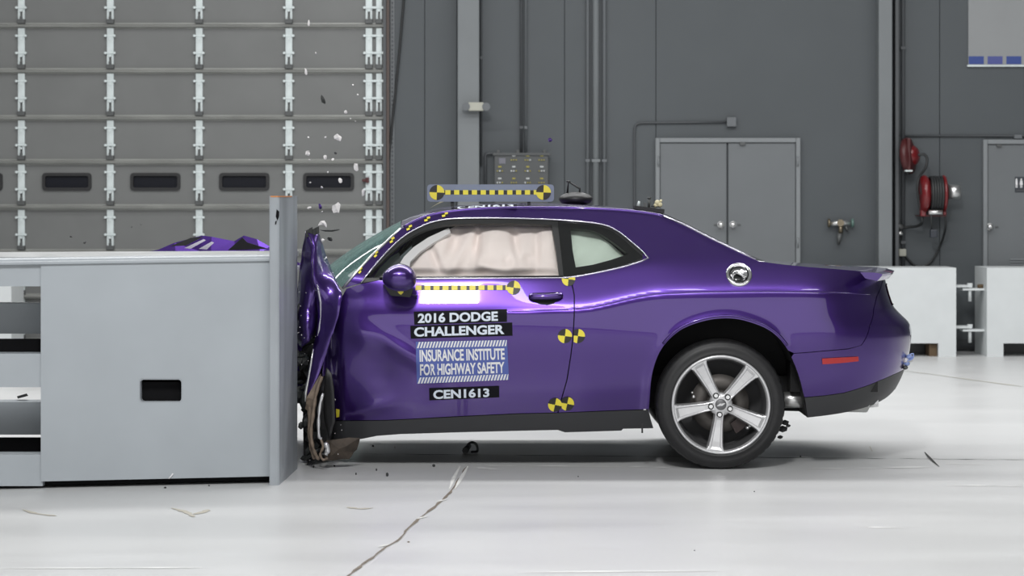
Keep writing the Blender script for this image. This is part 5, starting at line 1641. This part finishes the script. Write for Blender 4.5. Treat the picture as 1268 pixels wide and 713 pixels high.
for k in range(11):
    a = 551.4 + k * 10.95
    MB().box(P(a, 0, BYD).x, P(a + 6.4, 0, BYD).x, BYD - 0.002, BYD, P(0, 241, BYD).z, P(0, 235.3, BYD).z).build('yellow_tape', M['yellow'], t)
    MB().box(P(a - 4.4, 0, BYD).x, P(a, 0, BYD).x, BYD - 0.0018, BYD, P(0, 240.6, BYD).z, P(0, 235.6, BYD).z).build('black_tape', M['tape_black'], t)
for x in (560, 655):
    MB().box(wx(x - 2, BYD), wx(x + 2, BYD), BYD + .012, BYD + 0.06, wz(256, BYD), wz(248, BYD)).build('foot_bracket', M['dark_bit'], t)
MB().hexa([P(532, 258, BYD), P(541, 253, BYD), P(550, 249.5, BYD), P(545, 249.5, BYD), P(532, 258, BYD + .05), P(541, 253, BYD + .05), P(550, 249.5, BYD + .05), P(545, 249.5, BYD + .05)]).build('brace', mat('tan_brace', (0.35, 0.33, 0.22), 0.5), t)
# dark dome with a bent arm beyond the roof
t = thing('roof_sensor', P(713, 250, 15.3), 'black low dome with a thin bent arm standing on the car roof', 'sensor')
c = P(713, 250.5, 15.3)
mb = MB()
bmesh.ops.create_uvsphere(mb.bm, u_segments=28, v_segments=14, radius=1.0, matrix=Matrix.Translation(c + Vector((0, 0, .02))) @ Matrix.Diagonal((0.104, 0.104, 0.044, 1)))
mb.build('dome', M['black'], t, smooth=True)
MB().tube([P(702.5, 239, 15.3), P(704, 225, 15.3), P(718, 233.5, 15.3), P(717.5, 240, 15.3)], 0.007, seg=8).build('arm', M['black'], t)
MB().cyl(P(701.5, 224.5, 15.3), P(706.5, 225, 15.3), 0.006, seg=8).build('arm_tip', M['black'], t)
# strobe plate on the rear of the roof
SY = 14.55
t = thing('strobe_plate', P(804, 262, SY), 'small black plate with screws and a yellow cable stub at the rear of the roof', 'sensor')
pl = [P(786, 254.5, SY), P(823, 259, SY), P(822.5, 264.5, SY), P(786, 258.5, SY)]
MB().hexa(pl + [p + Vector((0, .22, 0)) for p in pl]).build('plate', M['black'], t)
MB().cyl(P(790.5, 255.5, SY + .06), P(791.5, 249, SY + .06), 0.012, 0.006, seg=10).build('screw', M['zinc'], t)
MB().cyl(P(803.5, 257, SY + .06), P(804, 245.5, SY + .06), 0.008, seg=10).cyl(P(804, 246, SY + .06), P(804, 244, SY + .06), .012, seg=10).build('screw', M['zinc_dark'], t)
mb = MB()
for (x, y, s) in ((814, 251, .017), (817, 253.5, .016), (812, 254.5, .014), (818.5, 248.5, .008)):
    bmesh.ops.create_icosphere(mb.bm, subdivisions=2, radius=s, matrix=Matrix.Translation(P(x, y, SY + .05)))
part(mb.build('cable_stub', mat('pale_yellow_foam', (0.68, 0.62, 0.40), .6), t, smooth=True), 'pale yellow cable stub')
MB().box(wx(797.5, SY), wx(801, SY), SY + .02, SY + .06, wz(257, SY), wz(251, SY)).build('connector', M['zinc_dark'], t)
for x, y in ((808.5, 256), (814.5, 257)):
    MB().cyl(P(x, y, SY + .02), P(x, y - 1.5, SY + .02), .011, seg=10).build('bolt', M['dark_bit'], t)
# bundle hanging at the tail
t = thing('cable_bundle', P(1124, 445, 14.5), 'small blue and white cable bundle taped to the rear bumper of the purple car', 'cable')
bl = mat('pale_blue_wrap', (0.25, 0.33, 0.62), .5)
for k, (x, y, s, m_) in enumerate(((1121, 446, .022, 'white_bit'), (1126, 442, .020, 'b'), (1123, 450, .018, 'b'), (1128, 446, .014, 'white_bit'), (1121, 455, .016, 'zinc_dark'))):
    mb = MB()
    bmesh.ops.create_icosphere(mb.bm, subdivisions=2, radius=s, matrix=Matrix.Translation(P(x, y, 14.5)) @ Matrix.Diagonal((1, 1.2, .8, 1)))
    mb.build('wrap', bl if m_ == 'b' else M[m_], t, smooth=False)
MB().tube(cr([P(1117, 452, 14.5), P(1123, 447, 14.48), P(1130, 444, 14.48), P(1131, 438, 14.48), P(1126, 439, 14.48)], 5), 0.004, seg=6).build('wire', bl, t)
# ---- flying fragments
def frag(x, y, w, h, rot, Y, m, name, label, seed, bend=0.0, group=None):
    rnd = random.Random(seed)
    sc_ = Y / F
    n = 9
    ring = []
    for k in range(n):
        a = 2 * math.pi * k / n
        rr = rnd.uniform(0.7, 1.1)
        ring.append((math.cos(a) * w / 2 * rr, math.sin(a) * h / 2 * rr))
    c = P(x, y, Y)
    mb = MB()
    def pt(u, v, d):
        v2 = v + bend * (u / (w / 2)) ** 2 * h
        X1 = u * math.cos(rot) - v2 * math.sin(rot)
        Z1 = u * math.sin(rot) + v2 * math.cos(rot)
        return c + Vector((X1 * sc_, d, Z1 * sc_))
    A = [mb.bm.verts.new(pt(u, v, -0.004 + 0.006 * math.sin(u))) for u, v in ring]
    B = [mb.bm.verts.new(pt(u, v, 0.004 + 0.006 * math.sin(u))) for u, v in ring]
    ca, cb = mb.bm.verts.new(pt(0, 0, -0.010)), mb.bm.verts.new(pt(0, 0, 0.003))
    for k in range(n):
        j = (k + 1) % n
        mb.bm.faces.new((ca, A[k], A[j])); mb.bm.faces.new((cb, B[j], B[k])); mb.bm.faces.new((A[k], B[k], B[j], A[j]))
    return tag(mb.build(name, M[m], None, smooth=False), label, 'fragment', group or 'fragments thrown up by the crash')
FR = [(400, 123.5, 5, 14, .35, 'dark_bit', 'dark narrow sliver in the air, highest of the black fragments'),
      (418.5, 170, 12, 8, -.5, 'white_bit', 'white torn chip in the air level with the upper garage rows, wider than tall'),
      (381, 189.5, 6, 7, -.4, 'white_bit', 'small white chip in the air above the impact plate'),
      (402.6, 194.5, 4, 6, 0, 'white_bit', 'tiny white chip in the air beside a black speck'),
      (415.5, 189.5, 3.4, 3.4, 0, 'dark_bit', 'tiny black speck in the air among white chips'),
      (441, 207, 6, 12, .1, 'white_bit', 'white spiky chip in the air beside the red door latch'),
      (421.5, 223.5, 4.5, 8, .4, 'white_bit', 'white chip in the air in front of the last dark garage window'),
      (449.8, 238, 4, 10, -.1, 'white_bit', 'slim white chip in the air below the red door latch'),
      (396.4, 255.8, 4.5, 8, .2, 'paint', 'small purple flake in the air beside the impact plate'),
      (416.5, 257.8, 11, 15, -.15, 'white_bit', 'largest white chip in the air above the folded fender'),
      (383, 257, 6, 3, .2, 'white_bit', 'flat white chip in the air next to the impact plate'),
      (408.5, 296, 8, 5, -.6, 'dark_bit', 'stubby black piece in the air beside the fender tip'),
      (399.5, 297.5, 5, 4.5, .2, 'white_bit', 'small white chip in the air touching the fender tip'),
      (382.4, 29, 3, 9, 0, 'white_bit', 'thin white sliver in the air, topmost of all fragments'),
      (378.8, 88.5, 3, 9, .15, 'white_bit', 'thin white sliver in the air, second from the top'),
      (428, 138.5, 4.2, 4.6, 0, 'white_bit', 'round white chip in the air below the black sliver'),
      (681, 173, 6, 6, .6, 'paint', 'lone purple flake in the air above the roof target board')]
for i, (x, y, w, h, r, m, lab) in enumerate(FR):
    frag(x, y, w, h, r, 14.2 + (i * 37 % 10) * 0.08, m, 'crash_fragment', lab, i + 50)
frag(400, 275.5, 13, 6, -.15, 14.3, 'white_bit', 'crash_fragment', 'white crescent-shaped chip in the air above the fender tip', 80, bend=-0.9)
frag(409, 285.3, 28, 3.2, .05, 14.35, 'dark_bit', 'crash_fragment', 'long dark strip in the air above the fender tip', 81, bend=.3)
SM = [(391, 65.5, 2), (443, 117, 2), (412, 197.2, 3), (406, 213, 2.4), (398.6, 232, 3), (384, 226, 2.2), (403, 170, 2.4), (382, 170, 2), (437, 105, 2), (434, 147, 1.8), (440, 150, 1.6), (383, 198, 2.4), (399, 262, 2)]
for i, (x, y, s) in enumerate(SM):
    frag(x, y, s, s * 1.3, i, 14.2 + (i % 5) * .1, 'white_bit', 'tiny_fragment', 'pinhead-sized white speck floating in the dust above the barrier', i + 90, group='tiny white specks in the air')
# specks against the garage door above the barrier
for i, (x, y, s, lab) in enumerate(((88, 293, 3, 'dark speck in the air over the barrier, midway between two garage hinge strips'), (105, 300, 4, 'dark speck in the air hovering closest to the barrier top'),
                                    (163, 281, 1.8, 'pinprick dark speck in the air below the gap between two dark garage windows'), (174.5, 278, 2, 'pinprick dark speck in the air under the dark garage window beside the hood'))):
    frag(x, y, s, s * .7, i, 13.9, 'dark_bit', 'tiny_fragment', lab, i + 120, group='dark specks over the barrier top')
# ---- fragments lying on the floor
def floorbit(x, y, w, h, m, label, seed, group='fragments on the floor'):
    rnd = random.Random(seed)
    p = fpt(x, y, 0)
    s = p.y / F
    mb = MB()
    bmesh.ops.create_icosphere(mb.bm, subdivisions=1, radius=1.0)
    for v in mb.bm.verts:
        k = rnd.uniform(.65, 1.1)
        v.co = Vector((v.co.x * w / 2 * s * k, v.co.y * w / 2 * s * k, (v.co.z * k) * h / 2 * s)) 
    mz = min(v.co.z for v in mb.bm.verts)
    for v in mb.bm.verts:
        v.co = v.co + p + Vector((0, 0, -mz))
    return tag(mb.build('floor_fragment', M[m]), label, 'fragment', group)
for i, q in enumerate([(388.5, 579, 3, 4, 'dark_bit', 'black crumb on the floor beside the crushed front wheel'),
                       (414, 577.5, 3, 2.5, 'dark_bit', 'black crumb on the floor under the dusty tyre flap'),
                       (441, 588, 2.4, 4, 'dark_bit', 'thin black crumb on the floor, nearest the barrier of the three in a row'),
                       (466, 583, 2.6, 3.5, 'dark_bit', 'thin black crumb on the floor, middle of the three in a row'),
                       (479.5, 590, 5, 6.5, 'dark_bit', 'largest black crumb on the floor below the door'),
                       (537, 578, 5, 4, 'dark_bit', 'greyish black crumb on the floor near the white crack filler'),
                       (506, 671.5, 4, 2, 'brown', 'brown crumb on the floor beside the long crack'),
                       (204.5, 604.5, 4, 2.5, 'dark_bit', 'black crumb on the floor at the foot of the grey barrier'),
                       (259, 602, 3, 2, 'dark_bit', 'tiny black crumb on the floor at the foot of the barrier, nearer the impact plate'),
                       (716, 590.5, 2.5, 2, 'dark_bit', 'tiny grey crumb on the floor below the sill'),
                       (991, 566, 3, 2.5, 'dark_bit', 'black crumb on the floor seam behind the rear tyre'),
                       (934, 609, 2.2, 1.8, 'dark_bit', 'tiny dark crumb on the floor in front of the rear tyre'),
                       (860, 682, 2.2, 1.6, 'dark_bit', 'lone tiny dark crumb on the open floor'),
                       (489, 555, 3, 3, 'white_bit', 'white chip on the dark floor under the door'),
                       (462, 553, 4, 3, 'dark_bit', 'dark crumb on the shaded floor under the sill end')]):
    floorbit(*q, seed=i + 7)
t = thing('strap_loop', fpt(583, 560, 0), 'small loop of black strap lying on the shaded floor under the car', 'strap')
pp = [fpt(574, 561, .012), fpt(578, 558, .02), fpt(580, 556, .03), fpt(585, 554.5, .035), fpt(590, 557, .03), fpt(591, 561, .012), fpt(584, 562, .012)]
MB().tube(cr(pp, 4), .008, seg=8).build('strap', M['black'], t)
MB().cyl(fpt(576, 561, .015), fpt(581, 558, .03), .02, .014, seg=8).build('buckle', M['dark_bit'], t)
bits = [(46, 435.8, 15.0), (40, 437, 14.4)]
t = tag(MB().hexa([P(21, 490.5, 13.7), P(33, 487, 13.7), P(35, 490, 13.7), P(22, 493.5, 13.7), P(21, 490.5, 13.76), P(33, 487, 13.76), P(35, 490, 13.76), P(22, 493.5, 13.76)]).build('torn_scrap', M['dark_bit']), 'torn dark scrap caught between the open beams of the barrier', 'fragment')
